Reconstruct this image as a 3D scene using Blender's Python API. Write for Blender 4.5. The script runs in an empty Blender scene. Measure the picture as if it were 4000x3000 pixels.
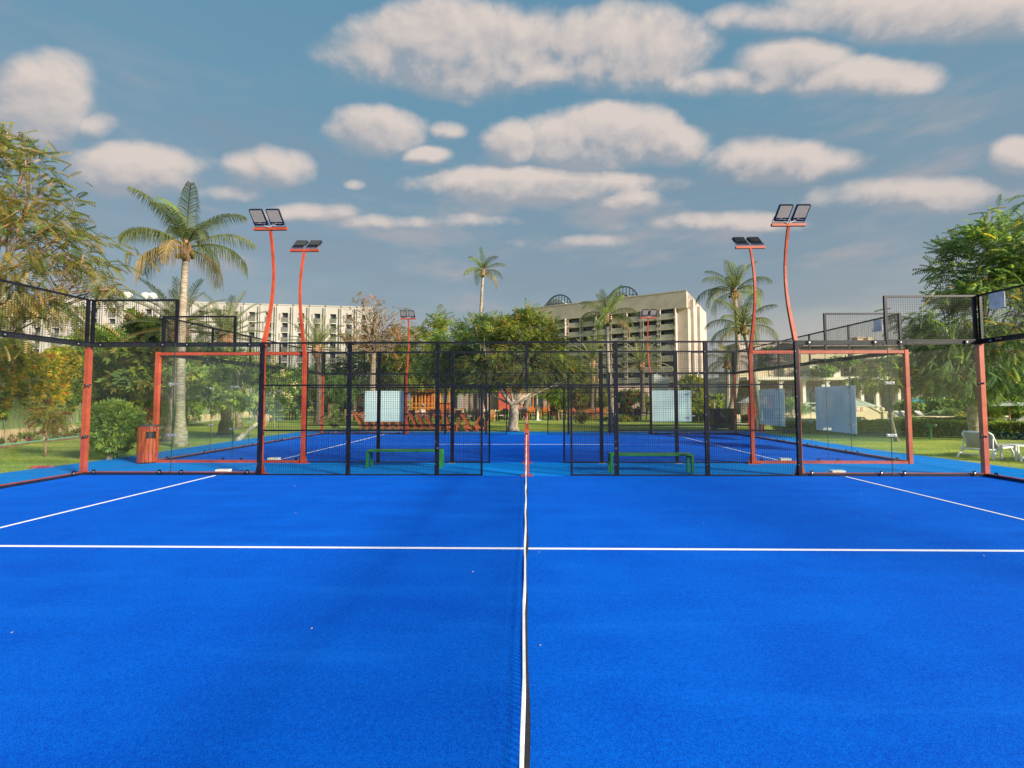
import bpy, math, random
import numpy as np
from mathutils import Vector, Matrix
R = math.radians
random.seed(7)
RNG = np.random.default_rng(11)
SC = bpy.context.scene
COL = SC.collection

# ------------------------------------------------------------------ camera
CAM = np.array([.03, -.3066, 1.6917]); YAW, PIT, ROL, F = -.0182, .0495, -.0011, 1798.455
cy, sy, cp, sp, cr, sr = math.cos(YAW), math.sin(YAW), math.cos(PIT), math.sin(PIT), math.cos(ROL), math.sin(ROL)
FW = np.array([sy*cp, cy*cp, sp]); r0 = np.array([cy, -sy, 0]); u0 = np.cross(r0, FW)
RT = cr*r0+sr*u0; UP = -sr*r0+cr*u0
cam = bpy.data.cameras.new('camera'); camo = bpy.data.objects.new('camera', cam); COL.objects.link(camo)
cam.sensor_width = 36; cam.lens = 36*F/4000; cam.shift_x = -28.6/4000; cam.shift_y = -28.6/4000
cam.clip_start = .05; cam.clip_end = 6000
camo.matrix_world = Matrix(((RT[0], UP[0], -FW[0], CAM[0]), (RT[1], UP[1], -FW[1], CAM[1]), (RT[2], UP[2], -FW[2], CAM[2]), (0, 0, 0, 1)))
SC.camera = camo

def _ray(x, y): return FW+(x-2028.6)/F*RT-(y-1471.4)/F*UP
def at(x, y, Y):                      # the point of the photo pixel x, y that lies Y metres down the courts
    d = _ray(x, y); return CAM+(Y-CAM[1])/d[1]*d
def gr(x, y):                         # the point of the ground seen at pixel x, y
    d = _ray(x, y); return CAM-CAM[2]/d[2]*d

# ------------------------------------------------------------------ sun, sky, exposure
SUN = Vector((.76, -.54, .375)).normalized()
sl = bpy.data.lights.new('sun', 'SUN'); sl.energy = 5.0; sl.angle = R(11); sl.color = (1, .86, .68)
so = bpy.data.objects.new('sun', sl); COL.objects.link(so)
so.rotation_euler = SUN.to_track_quat('Z', 'Y').to_euler(); so.location = (30, -10, 30)
SC.view_settings.view_transform = 'Standard'; SC.view_settings.look = 'None'
SC.view_settings.exposure = 0.85; SC.view_settings.gamma = 1; SC.view_settings.use_curve_mapping = False
SC.cycles.transparent_max_bounces = 40; SC.cycles.max_bounces = 8; SC.cycles.diffuse_bounces = 5
SC.cycles.use_denoising = True

class NT:                             # a small node-graph writer
    def __init__(s, t): s.t = t; s.n = t.nodes; s.l = t.links
    def new(s, typ, **k):
        a = s.n.new(typ)
        for q, v in k.items(): setattr(a, q, v)
        return a
    def put(s, sock, v):
        if hasattr(v, 'is_linked') or hasattr(v, 'links'): s.l.new(v, sock)
        else: sock.default_value = v
    def m(s, op, a, b=0.0, c=None, clamp=False):
        x = s.new('ShaderNodeMath', operation=op); x.use_clamp = clamp
        s.put(x.inputs[0], a); s.put(x.inputs[1], b)
        if c is not None: s.put(x.inputs[2], c)
        return x.outputs[0]
    def mix(s, f, a, b, typ='MIX'):
        x = s.new('ShaderNodeMix', data_type='RGBA', blend_type=typ); x.clamp_factor = True
        s.put(x.inputs[0], f); s.put(x.inputs[6], a); s.put(x.inputs[7], b)
        return x.outputs[2]
    def ramp(s, f, a, b, lo=0.0, hi=1.0, smooth=True):
        x = s.new('ShaderNodeMapRange', interpolation_type='SMOOTHSTEP' if smooth else 'LINEAR')
        s.put(x.inputs[0], f); s.put(x.inputs[1], a); s.put(x.inputs[2], b); s.put(x.inputs[3], lo); s.put(x.inputs[4], hi)
        return x.outputs[0]
    def noise(s, vec, scale, detail=4, rough=.55, dist=0.0):
        x = s.new('ShaderNodeTexNoise'); s.l.new(vec, x.inputs['Vector'])
        x.inputs['Scale'].default_value = scale; x.inputs['Detail'].default_value = detail
        x.inputs['Roughness'].default_value = rough; x.inputs['Distortion'].default_value = dist
        return x.outputs[0]
    def comb(s, x, y, z):
        c = s.new('ShaderNodeCombineXYZ')
        for i, v in enumerate((x, y, z)): s.put(c.inputs[i], v)
        return c.outputs[0]

def rgb(*c): return (c[0], c[1], c[2], 1.0)

# clouds seen in the photograph: centre and half sizes in azimuth / elevation (from x, y on a 2212 px wide copy)
CL = [(1000, 70, 330, 110, 1.0), (1330, 75, 270, 95, .95), (1120, 130, 300, 50, .8), (1720, 120, 150, 65, .95), (1850, 155, 220, 50, .9),
      (1600, 160, 170, 42, .8), (2050, 5, 420, 75, .85), (1700, 20, 260, 50, .6), (800, 262, 112, 58, 1.0), (1110, 290, 75, 50, .85),
      (1300, 285, 180, 75, 1.0), (1440, 305, 130, 50, .8), (1700, 340, 200, 55, .85), (1180, 390, 330, 45, .82), (1370, 425, 90, 36, .78),
      (40, 190, 120, 105, 1.0), (150, 240, 95, 45, .5), (250, 345, 190, 62, .95), (350, 340, 130, 42, .7), (545, 350, 120, 52, .85),
      (2200, 335, 60, 42, 1.0), (1960, 420, 260, 46, .82), (910, 320, 75, 26, .6), (960, 262, 60, 28, .45), (760, 385, 40, 18, .3),
      (900, 470, 280, 26, .5), (1550, 480, 260, 32, .55), (650, 450, 160, 28, .5), (1250, 520, 330, 26, .22), (480, 400, 120, 34, .6)]
def cloud_group():
    g = bpy.data.node_groups.new('cloud_field', 'ShaderNodeTree')
    g.interface.new_socket('P', in_out='INPUT', socket_type='NodeSocketVector')
    g.interface.new_socket('D', in_out='OUTPUT', socket_type='NodeSocketFloat')
    n = NT(g); gi = n.new('NodeGroupInput'); go = n.new('NodeGroupOutput'); P = gi.outputs[0]
    sp_ = n.new('ShaderNodeSeparateXYZ'); n.l.new(P, sp_.inputs[0])
    yy = n.m('MAXIMUM', sp_.outputs[1], .12); U = n.m('DIVIDE', sp_.outputs[0], yy); V = n.m('DIVIDE', sp_.outputs[2], yy)
    k = n.new('ShaderNodeVectorMath', operation='MULTIPLY'); n.l.new(P, k.inputs[0]); k.inputs[1].default_value = (1, 1, 1.25); v = k.outputs[0]
    w = n.noise(v, 3.2, 2, .5)
    v2 = n.new('ShaderNodeVectorMath', operation='ADD'); n.l.new(v, v2.inputs[0])
    n.l.new(n.comb(n.m('MULTIPLY', w, .12), n.m('MULTIPLY', w, .06), 0.0), v2.inputs[1])
    n1 = n.noise(v2.outputs[0], 7.0, 7, .55); vor = n.new('ShaderNodeTexVoronoi', feature='F1')
    n.l.new(v2.outputs[0], vor.inputs['Vector']); vor.inputs['Scale'].default_value = 21
    puff = n.m('ADD', n.m('MULTIPLY', n.m('SUBTRACT', n1, .5), 2.7), n.m('MULTIPLY', n.m('SUBTRACT', .4, vor.outputs['Distance']), .22))
    AE = n.comb(U, V, 0.0); best = None
    for (x, y, rx, ry, st) in CL:
        u_, v_ = (x*1.8083-2061.5)/F, (1560.5-y*1.8083)/F; ra = 1.15*rx*1.8083/F; re = 1.28*ry*1.8083/F
        q = n.new('ShaderNodeVectorMath', operation='MULTIPLY_ADD'); n.l.new(AE, q.inputs[0])
        q.inputs[1].default_value = (1/ra, 1/re, 0); q.inputs[2].default_value = (-u_/ra, -v_/re, math.sqrt((1-st)*1.0))
        d = n.new('ShaderNodeVectorMath', operation='DOT_PRODUCT'); n.l.new(q.outputs[0], d.inputs[0]); n.l.new(q.outputs[0], d.inputs[1])
        best = d.outputs['Value'] if best is None else n.m('MINIMUM', d.outputs['Value'], best)
    best = n.m('MULTIPLY', n.m('SUBTRACT', 1.0, n.m('MINIMUM', best, 4.0)), 1.6)
    # beyond the frame the same kind of broken cloud goes on
    off = n.m('MAXIMUM', n.ramp(sp_.outputs[1], .62, .42), n.ramp(V, 1.0, 1.3))
    gen = n.m('ADD', n.m('MULTIPLY', n.m('SUBTRACT', n.noise(v, 2.3, 2, .5), .52), 7.0), -.3)
    best = n.m('MAXIMUM', best, n.m('SUBTRACT', gen, n.m('MULTIPLY', n.m('SUBTRACT', 1.0, off), 6.0)))
    n.l.new(n.m('ADD', n.m('MULTIPLY', best, .95), puff), go.inputs[0])
    return g
w = bpy.data.worlds.new('World'); SC.world = w; w.use_nodes = True
n = NT(w.node_tree); n.n.clear()
tc = n.new('ShaderNodeTexCoord'); sx = n.new('ShaderNodeSeparateXYZ'); n.l.new(tc.outputs['Generated'], sx.inputs[0])
AZ = n.m('ARCTAN2', sx.outputs[0], sx.outputs[1]); EL = n.m('ARCSINE', sx.outputs[2])
g = cloud_group()
def cf(p):
    k = n.new('ShaderNodeGroup'); k.node_tree = g; n.l.new(p, k.inputs[0]); return k.outputs[0]
sh = n.new('ShaderNodeVectorMath', operation='ADD'); n.l.new(tc.outputs['Generated'], sh.inputs[0]); sh.inputs[1].default_value = (.010, 0, .019)
d0 = cf(tc.outputs['Generated']); d1 = cf(sh.outputs[0])
light = n.m('ADD', .42, n.m('MULTIPLY', n.m('SUBTRACT', d0, d1), .85), None, True)
dens = n.m('MULTIPLY', n.ramp(d0, .0, 1.0), n.ramp(light, .05, .40, .70, 1.0))
sky = n.new('ShaderNodeTexSky', sky_type='NISHITA'); sky.sun_disc = False
sky.sun_elevation = math.asin(SUN.z); sky.sun_rotation = math.atan2(SUN.x, SUN.y); sky.air_density = 1.2; sky.dust_density = 1.5; sky.ozone_density = 2
cr_ = n.new('ShaderNodeValToRGB'); n.l.new(n.m('DIVIDE', EL, .9, None, True), cr_.inputs[0])
el_ = cr_.color_ramp.elements
el_[0].position = 0; el_[0].color = rgb(.38, .40, .39); el_[1].position = 1; el_[1].color = rgb(.125, .30, .46)
for p, c in ((.12, rgb(.30, .355, .385)), (.32, rgb(.24, .33, .40)), (.62, rgb(.15, .325, .445))):
    e = el_.new(p); e.color = c
glow = n.m('MULTIPLY', n.ramp(AZ, .05, .75), n.ramp(EL, .25, .05))
base = n.mix(n.m('MULTIPLY', glow, .9), cr_.outputs[0], rgb(.66, .60, .50))
base = n.mix(.22, base, n.mix(1.0, sky.outputs[0], rgb(.1, .1, .1), 'MULTIPLY'))
elf = n.ramp(EL, .10, .42)
lit = n.mix(elf, rgb(.46, .43, .43), rgb(.75, .64, .57)); shd = n.mix(elf, rgb(.31, .335, .375), rgb(.335, .35, .39))
cc = n.mix(n.ramp(light, .10, .78, 0, 1, False), shd, lit)
core = n.ramp(d0, .1, 1.9, .15, 0)
cc = n.mix(n.m('MULTIPLY', dens, .25), cc, rgb(.5, .50, .52))
hz = n.noise(n.comb(n.m('MULTIPLY', n.m('SINE', AZ), 2.4), n.m('MULTIPLY', n.m('COSINE', AZ), 2.4), n.m('MULTIPLY', EL, 8.5)), 1.6, 7, .55)
base = n.mix(n.m('MULTIPLY', n.ramp(hz, .46, .68), n.m('MULTIPLY', n.ramp(EL, .62, .34), n.ramp(EL, .02, .16, .25, .62))), base, rgb(.44, .405, .42))
base = n.mix(n.m('MULTIPLY', n.ramp(hz, .50, .34), n.m('MULTIPLY', n.ramp(EL, .70, .40), .35)), base, rgb(.23, .29, .36))
fin = n.mix(n.m('MULTIPLY', dens, n.ramp(EL, .0, .26, .45, .97)), base, cc)
bg = n.new('ShaderNodeBackground'); n.l.new(fin, bg.inputs[0]); bg.inputs[1].default_value = .58
w.cycles.sampling_method = 'MANUAL'; w.cycles.sample_map_resolution = 512
wo = n.new('ShaderNodeOutputWorld'); n.l.new(bg.outputs[0], wo.inputs[0])

# ------------------------------------------------------------------ materials
MATS = {}
def mat(name, c, rough=.6, metal=0.0, c2=None, scale=4.0, detail=4, bump=0.0, bscale=None, spec=.4, trans=None, lo=.38, hi=.62, stretch=None):
    if name in MATS: return MATS[name]
    m = bpy.data.materials.new(name); m.use_nodes = True; t = NT(m.node_tree)
    p = m.node_tree.nodes['Principled BSDF']
    p.inputs['Roughness'].default_value = rough; p.inputs['Metallic'].default_value = metal
    p.inputs['Specular IOR Level'].default_value = spec
    g = t.new('ShaderNodeNewGeometry'); v = g.outputs['Position']
    if stretch:
        k = t.new('ShaderNodeVectorMath', operation='MULTIPLY'); t.l.new(v, k.inputs[0]); k.inputs[1].default_value = stretch; v = k.outputs[0]
    col = rgb(*c)
    f = t.ramp(t.noise(v, scale, detail), lo, hi)
    c2 = c2 or tuple(q*.72 for q in c)
    col = t.mix(f, rgb(*c2), rgb(*c))
    t.l.new(col, p.inputs['Base Color'])
    if bump:
        b = t.new('ShaderNodeBump'); b.inputs['Strength'].default_value = bump; b.inputs['Distance'].default_value = .02
        t.l.new(t.noise(v, bscale or scale*4, 5), b.inputs['Height']); t.l.new(b.outputs[0], p.inputs['Normal'])
    if trans:
        tr = t.new('ShaderNodeBsdfTranslucent'); t.l.new(t.mix(1.0, col, rgb(*trans), 'MULTIPLY'), tr.inputs[0])
        ms = t.new('ShaderNodeMixShader'); ms.inputs[0].default_value = .45
        t.l.new(p.outputs[0], ms.inputs[1]); t.l.new(tr.outputs[0], ms.inputs[2])
        t.l.new(ms.outputs[0], m.node_tree.nodes['Material Output'].inputs[0])
    MATS[name] = m; return m
def leafmat(name, c, c2=None, sc=1.3): return mat(name, c, .55, 0, c2 or tuple(q*.6 for q in c), sc, 3, trans=(1.9, 1.8, .9), spec=.3)

def turf(name, c, c2, fine):
    m = bpy.data.materials.new(name); m.use_nodes = True; t = NT(m.node_tree); p = m.node_tree.nodes['Principled BSDF']
    g = t.new('ShaderNodeNewGeometry'); v = g.outputs['Position']
    a = t.noise(v, 190, 3, .7); b = t.noise(v, 1.3, 4, .6); d = t.noise(v, 38, 3, .65)
    k = t.new('ShaderNodeVectorMath', operation='MULTIPLY'); t.l.new(v, k.inputs[0]); k.inputs[1].default_value = (.35, 2.2, 1)
    e = t.noise(k.outputs[0], 1.1, 4, .6)
    f = t.m('ADD', t.m('MULTIPLY', t.m('SUBTRACT', a, .5), 4.2*fine), t.m('MULTIPLY', t.m('SUBTRACT', b, .5), .8))
    f = t.m('ADD', f, t.m('ADD', t.m('MULTIPLY', t.m('SUBTRACT', d, .5), 1.0*fine), t.m('MULTIPLY', t.m('SUBTRACT', e, .5), .7)))
    col = t.mix(t.m('ADD', f, .5, None, True), rgb(*c2), rgb(*c))
    # pale sand grains caught between the fibres
    sand = t.ramp(t.noise(v, 330, 1, .5), .70, .78, 0, .55)
    col = t.mix(t.m('MULTIPLY', sand, t.ramp(t.noise(v, .8, 3), .35, .7)), col, rgb(.12, .34, .9))
    drift = t.ramp(e, .56, .74, 0, .13)
    col = t.mix(drift, col, rgb(.02, .22, .85))
    t.l.new(col, p.inputs['Base Color']); p.inputs['Roughness'].default_value = .85; p.inputs['Specular IOR Level'].default_value = .06
    bu = t.new('ShaderNodeBump'); bu.inputs['Strength'].default_value = .35; bu.inputs['Distance'].default_value = .01
    t.l.new(a, bu.inputs['Height']); t.l.new(bu.outputs[0], p.inputs['Normal'])
    MATS[name] = m; return m
TURF = turf('court_turf', (.001, .156, .80), (.0, .056, .50), 1.3)
TURFL = turf('surround_turf', (.0, .25, .78), (.0, .15, .58), 1.0)

def glassmat(name, tint, refl=1.0, haze=0.0, hc=(.6, .75, .8)):
    m = bpy.data.materials.new(name); m.use_nodes = True; t = NT(m.node_tree); t.n.clear()
    tr = t.new('ShaderNodeBsdfTransparent'); tr.inputs[0].default_value = rgb(*tint)
    gl = t.new('ShaderNodeBsdfGlossy'); gl.inputs['Roughness'].default_value = .01
    fr = t.new('ShaderNodeFresnel'); fr.inputs[0].default_value = 1.5
    m1 = t.new('ShaderNodeMixShader'); gb = t.new('ShaderNodeNewGeometry')
    t.l.new(t.m('MULTIPLY', t.m('MULTIPLY', fr.outputs[0], refl), t.m('SUBTRACT', 1.0, gb.outputs['Backfacing']), None, True), m1.inputs[0])
    last = tr.outputs[0]
    if haze:
        df = t.new('ShaderNodeBsdfDiffuse'); df.inputs[0].default_value = rgb(*hc)
        m0 = t.new('ShaderNodeMixShader'); m0.inputs[0].default_value = haze
        t.l.new(tr.outputs[0], m0.inputs[1]); t.l.new(df.outputs[0], m0.inputs[2]); last = m0.outputs[0]
    t.l.new(last, m1.inputs[1]); t.l.new(gl.outputs[0], m1.inputs[2])
    o = t.new('ShaderNodeOutputMaterial'); t.l.new(m1.outputs[0], o.inputs[0]); MATS[name] = m; return m
GLASS = glassmat('court_glass', (.975, .995, .985), 1.1, .004, (.75, .9, .85))
WGLASS = mat('window_glass', (.04, .05, .06), .08, 0, (.02, .025, .03), .5, spec=.9)
BLACK = mat('black_steel', (.012, .014, .026), .42, .3, (.007, .008, .014), 6)
RED = mat('red_steel', (.43, .068, .030), .45, 0, (.33, .046, .019), 2.5, bump=.04, spec=.5)
WIRE = mat('black_wire', (.012, .016, .024), .5, .2)
STEEL = mat('zinc_steel', (.55, .56, .58), .35, .8)
WHITE = mat('white_paint', (.80, .80, .78), .5, 0, (.70, .70, .68), 3)
LINE = mat('white_turf_line', (.90, .91, .91), .85, 0, (.80, .83, .86), 60, 3, spec=.1)
GREENP = mat('green_steel', (.02, .20, .05), .4, 0, (.015, .15, .04), 3)
BARK = mat('grey_bark', (.30, .25, .19), .9, 0, (.15, .12, .09), 9, 5, .6, 30)
BARKL = mat('pale_bark', (.48, .42, .32), .9, 0, (.26, .21, .15), 7, 5, .6, 26)
BARKO = mat('brown_branch', (.36, .22, .12), .9, 0, (.20, .12, .07), 6, 4, .4)
PALMB = mat('palm_bark', (.42, .37, .29), .95, 0, (.22, .18, .13), 5, 5, .8, 14, stretch=(1, 1, 5))
DATEB = mat('date_palm_bark', (.16, .13, .10), .95, 0, (.07, .055, .04), 9, 5, .9, 16)
WOODO = mat('orange_wood', (.50, .155, .042), .55, 0, (.36, .09, .022), 5, 4, .1, stretch=(1, 1, .3))
WOODR = mat('red_brown_wood', (.34, .060, .018), .4, 0, (.17, .026, .009), 7, 4, .15, stretch=(3, 3, .4))
WICKER = mat('dark_wicker', (.030, .022, .020), .7, 0, (.016, .012, .011), 30)
CUSH = mat('pale_cushion', (.62, .53, .53), .9, 0, (.50, .42, .42), 4)

# ------------------------------------------------------------------ mesh building
class MB:
    def __init__(s): s.v = []; s.f = []; s.mi = []
    def quad(s, a, b, c, d, mi=0):
        k = len(s.v); s.v += [tuple(a), tuple(b), tuple(c), tuple(d)]; s.f.append((k, k+1, k+2, k+3)); s.mi.append(mi)
    def box(s, x0, x1, y0, y1, z0, z1, mi=0, bev=0):
        k = len(s.v)
        s.v += [(x0, y0, z0), (x1, y0, z0), (x1, y1, z0), (x0, y1, z0), (x0, y0, z1), (x1, y0, z1), (x1, y1, z1), (x0, y1, z1)]
        for q in ((3, 2, 1, 0), (4, 5, 6, 7), (0, 1, 5, 4), (1, 2, 6, 5), (2, 3, 7, 6), (3, 0, 4, 7)): s.f.append(tuple(k+i for i in q)); s.mi.append(mi)
        return s
    def beam(s, a, b, wd, ht=None, mi=0, up=(0, 0, 1)):
        a = Vector(a); b = Vector(b); d = (b-a).normalized(); u = Vector(up)
        if abs(d.dot(u)) > .98: u = Vector((0, 1, 0))
        sd = d.cross(u).normalized(); u = sd.cross(d); ht = ht or wd; k = len(s.v)
        for p in (a, b):
            for i, j in ((-1, -1), (1, -1), (1, 1), (-1, 1)): s.v.append(tuple(p+sd*i*wd/2+u*j*ht/2))
        for q in ((0, 1, 2, 3), (7, 6, 5, 4), (0, 4, 5, 1), (1, 5, 6, 2), (2, 6, 7, 3), (3, 7, 4, 0)): s.f.append(tuple(k+i for i in q)); s.mi.append(mi)
        return s
    def tube(s, path, rad, n=8, mi=0, cap=True, ang=0):
        path = [Vector(p) for p in path]
        if not hasattr(rad, '__len__'): rad = [rad]*len(path)
        k0 = len(s.v); ref = Vector((0, 0, 1)); prev = None
        for i, p in enumerate(path):
            d = (path[min(i+1, len(path)-1)]-path[max(i-1, 0)]).normalized()
            if prev is None: prev = d.cross(Vector((0, 1, 0)) if abs(d.y) < .9 else Vector((1, 0, 0))).normalized()
            a = (prev-d*prev.dot(d)).normalized(); prev = a; b = d.cross(a)
            for j in range(n):
                t = 2*math.pi*j/n+ang; s.v.append(tuple(p+(a*math.cos(t)+b*math.sin(t))*rad[i]))
        for i in range(len(path)-1):
            for j in range(n):
                s.f.append((k0+i*n+j, k0+i*n+(j+1) % n, k0+(i+1)*n+(j+1) % n, k0+(i+1)*n+j)); s.mi.append(mi)
        if cap:
            s.f.append(tuple(k0+j for j in range(n))[::-1]); s.f.append(tuple(k0+(len(path)-1)*n+j for j in range(n))); s.mi += [mi, mi]
        return s
    def lathe(s, prof, c=(0, 0, 0), n=16, mi=0):
        k0 = len(s.v)
        for r, z in prof:
            for j in range(n):
                t = 2*math.pi*j/n; s.v.append((c[0]+r*math.cos(t), c[1]+r*math.sin(t), c[2]+z))
        for i in range(len(prof)-1):
            for j in range(n):
                s.f.append((k0+i*n+j, k0+i*n+(j+1) % n, k0+(i+1)*n+(j+1) % n, k0+(i+1)*n+j)); s.mi.append(mi)
        s.f.append(tuple(k0+j for j in range(n))[::-1]); s.f.append(tuple(k0+(len(prof)-1)*n+j for j in range(n))); s.mi += [mi, mi]
        return s
    def prism(s, poly, axis, a, b, mi=0):          # a polygon in the plane across `axis`, pushed from a to b
        k = len(s.v); n_ = len(poly)
        for q in (a, b):
            for (p0, p1) in poly:
                s.v.append({'x': (q, p0, p1), 'y': (p0, q, p1), 'z': (p0, p1, q)}[axis])
        s.f.append(tuple(range(k, k+n_))); s.f.append(tuple(range(k+2*n_-1, k+n_-1, -1))); s.mi += [mi, mi]
        for i in range(n_):
            s.f.append((k+i, k+n_+i, k+n_+(i+1) % n_, k+(i+1) % n_)); s.mi.append(mi)
        return s
    def mesh(s, name, mats, smooth=False):
        me = bpy.data.meshes.new(name); me.from_pydata(s.v, [], s.f)
        for m_ in (mats if isinstance(mats, (list, tuple)) else [mats]): me.materials.append(m_)
        me.polygons.foreach_set('material_index', s.mi)
        if smooth: me.polygons.foreach_set('use_smooth', [True]*len(s.f))
        me.update(); return me
    def build(s, name, mats, parent=None, smooth=False, loc=None, **k): return link(name, s.mesh(name, mats, smooth), parent, loc, **k)
def link(name, me, parent=None, loc=None, rz=None, **k):
    o = bpy.data.objects.new(name, me); COL.objects.link(o)
    if parent is not None: o.parent = parent
    if loc is not None: o.location = loc
    if rz: o.rotation_euler.z = rz
    tag(o, **k); return o
def tag(o, label=None, cat=None, group=None, kind=None):
    for a, v in (('label', label), ('category', cat), ('group', group), ('kind', kind)):
        if v: o[a] = v
    return o
def thing(name, label, cat, loc=(0, 0, 0), rz=0, group=None, kind=None):
    o = bpy.data.objects.new(name, None); COL.objects.link(o); o.location = tuple(map(float, loc)); o.rotation_euler.z = rz
    o.empty_display_size = .2
    return tag(o, label, cat, group, kind)
def dup(root, loc, rz=0, label=None, sc=None, group=None):
    r = root.copy(); COL.objects.link(r); r.location = tuple(map(float, loc)); r.rotation_euler.z = rz
    if sc: r.scale = (sc,)*3 if not hasattr(sc, '__len__') else sc
    if label: r['label'] = label
    if group: r['group'] = group
    for ch in KIDS(root):
        c = ch.copy(); COL.objects.link(c); c.parent = r
        for g_ in KIDS(ch):
            d = g_.copy(); COL.objects.link(d); d.parent = c
    return r
def KIDS(o):
    return [c for c in COL.objects if c.parent == o]
ORD = ['first', 'second', 'third', 'fourth', 'fifth', 'sixth', 'seventh', 'eighth', 'ninth', 'tenth', 'eleventh', 'twelfth', 'thirteenth', 'fourteenth', 'fifteenth', 'sixteenth']

# ------------------------------------------------------------------ ground and courts
GRASS = mat('lawn_grass', (.36, .41, .075), .9, 0, (.17, .27, .048), .42, 6, .5, 60, spec=.15, stretch=(.4, 1.6, 1))
def sheet(name, x0, x1, y0, y1, z, m, par=None, **k): return MB().box(x0, x1, y0, y1, z-.003 if z > -.01 else z-.05, z, 0).build(name, m, par, **k)
sheet('lawn', -3000, 3000, -1500, 4500, -.016, GRASS, kind='structure')
MB().prism([(-12.3, -8), (12.3, -8), (11.95, 12.3), (11.6, 15.4), (11.9, 24.1), (-12.0, 24.1), (-12.1, 19), (-11.9, 13.0), (-12.3, 9)], 'z', -.012, 0, 0).build('court_surround', TURFL, kind='structure')
G2 = 12.13
for (y0, nm) in ((0, 'court_floor'), (G2, 'court_floor')):
    c = sheet(nm, -10, 10, y0, y0+10, .004, TURF, kind='structure')
    for (a, b, p, q) in ((-6.975, -6.925, y0+.06, y0+9.94), (6.925, 6.975, y0+.06, y0+9.94)):
        sheet('service_line', a, b, p, q, .009, LINE, c)
    sheet('service_line', -6.925, 6.925, y0+4.975, y0+5.025, .0085, LINE, c)
# ------------------------------------------------------------------ court walls
_wm = {}
def wiremesh(w_, h, nm='wire_mesh'):
    k = (round(w_, 3), round(h, 3))
    if k in _wm: return _wm[k]
    b = MB(); W = .0036; nx = int(round(w_/.05)); nz = int(round(h/.05))
    for i in range(1, nx): b.box(i*w_/nx-W/2, i*w_/nx+W/2, -W, 0, 0, h)
    for i in range(1, nz): b.box(0, w_, 0, W, i*h/nz-W/2, i*h/nz+W/2)
    _wm[k] = b.mesh(nm, WIRE); return _wm[k]
_pc = {}
def bx(nm, m, par, x0, x1, y0, y1, z0, z1, bolt=0):            # a bar, its mesh shared with bars of the same size
    k = (nm, m.name, round(x1-x0, 3), round(y1-y0, 3), round(z1-z0, 3))
    if k not in _pc: _pc[k] = MB().box(0, x1-x0, 0, y1-y0, 0, z1-z0).mesh(nm, m)
    return link(nm, _pc[k], par, (x0, y0, z0))
def clampmesh():
    b = MB(); b.box(-.035, .035, -.012, .0, -.05, .05, 0); b.lathe([(.02, 0), (.02, .006), (.010, .009)], (0, 0, 0), 8, 1)
    # turn the bolt head to face -y
    for i in range(8, len(b.v)): x, y, z = b.v[i]; b.v[i] = (x, -z-.012, y)
    return b.mesh('clamp', [BLACK, STEEL])
CLAMP = clampmesh()
def platemesh():
    b = MB(); b.box(-.11, .11, -.012, 0, -.03, .03, 0)
    for sx_ in (-.075, .075):
        k = len(b.v); b.lathe([(.022, 0), (.022, .006), (.012, .010)], (0, 0, 0), 8, 0)
        for i in range(k, len(b.v)): x, y, z = b.v[i]; b.v[i] = (x+sx_, -z-.012, y)
    return b.mesh('joint_plate', STEEL)
PLATE = platemesh()
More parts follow.
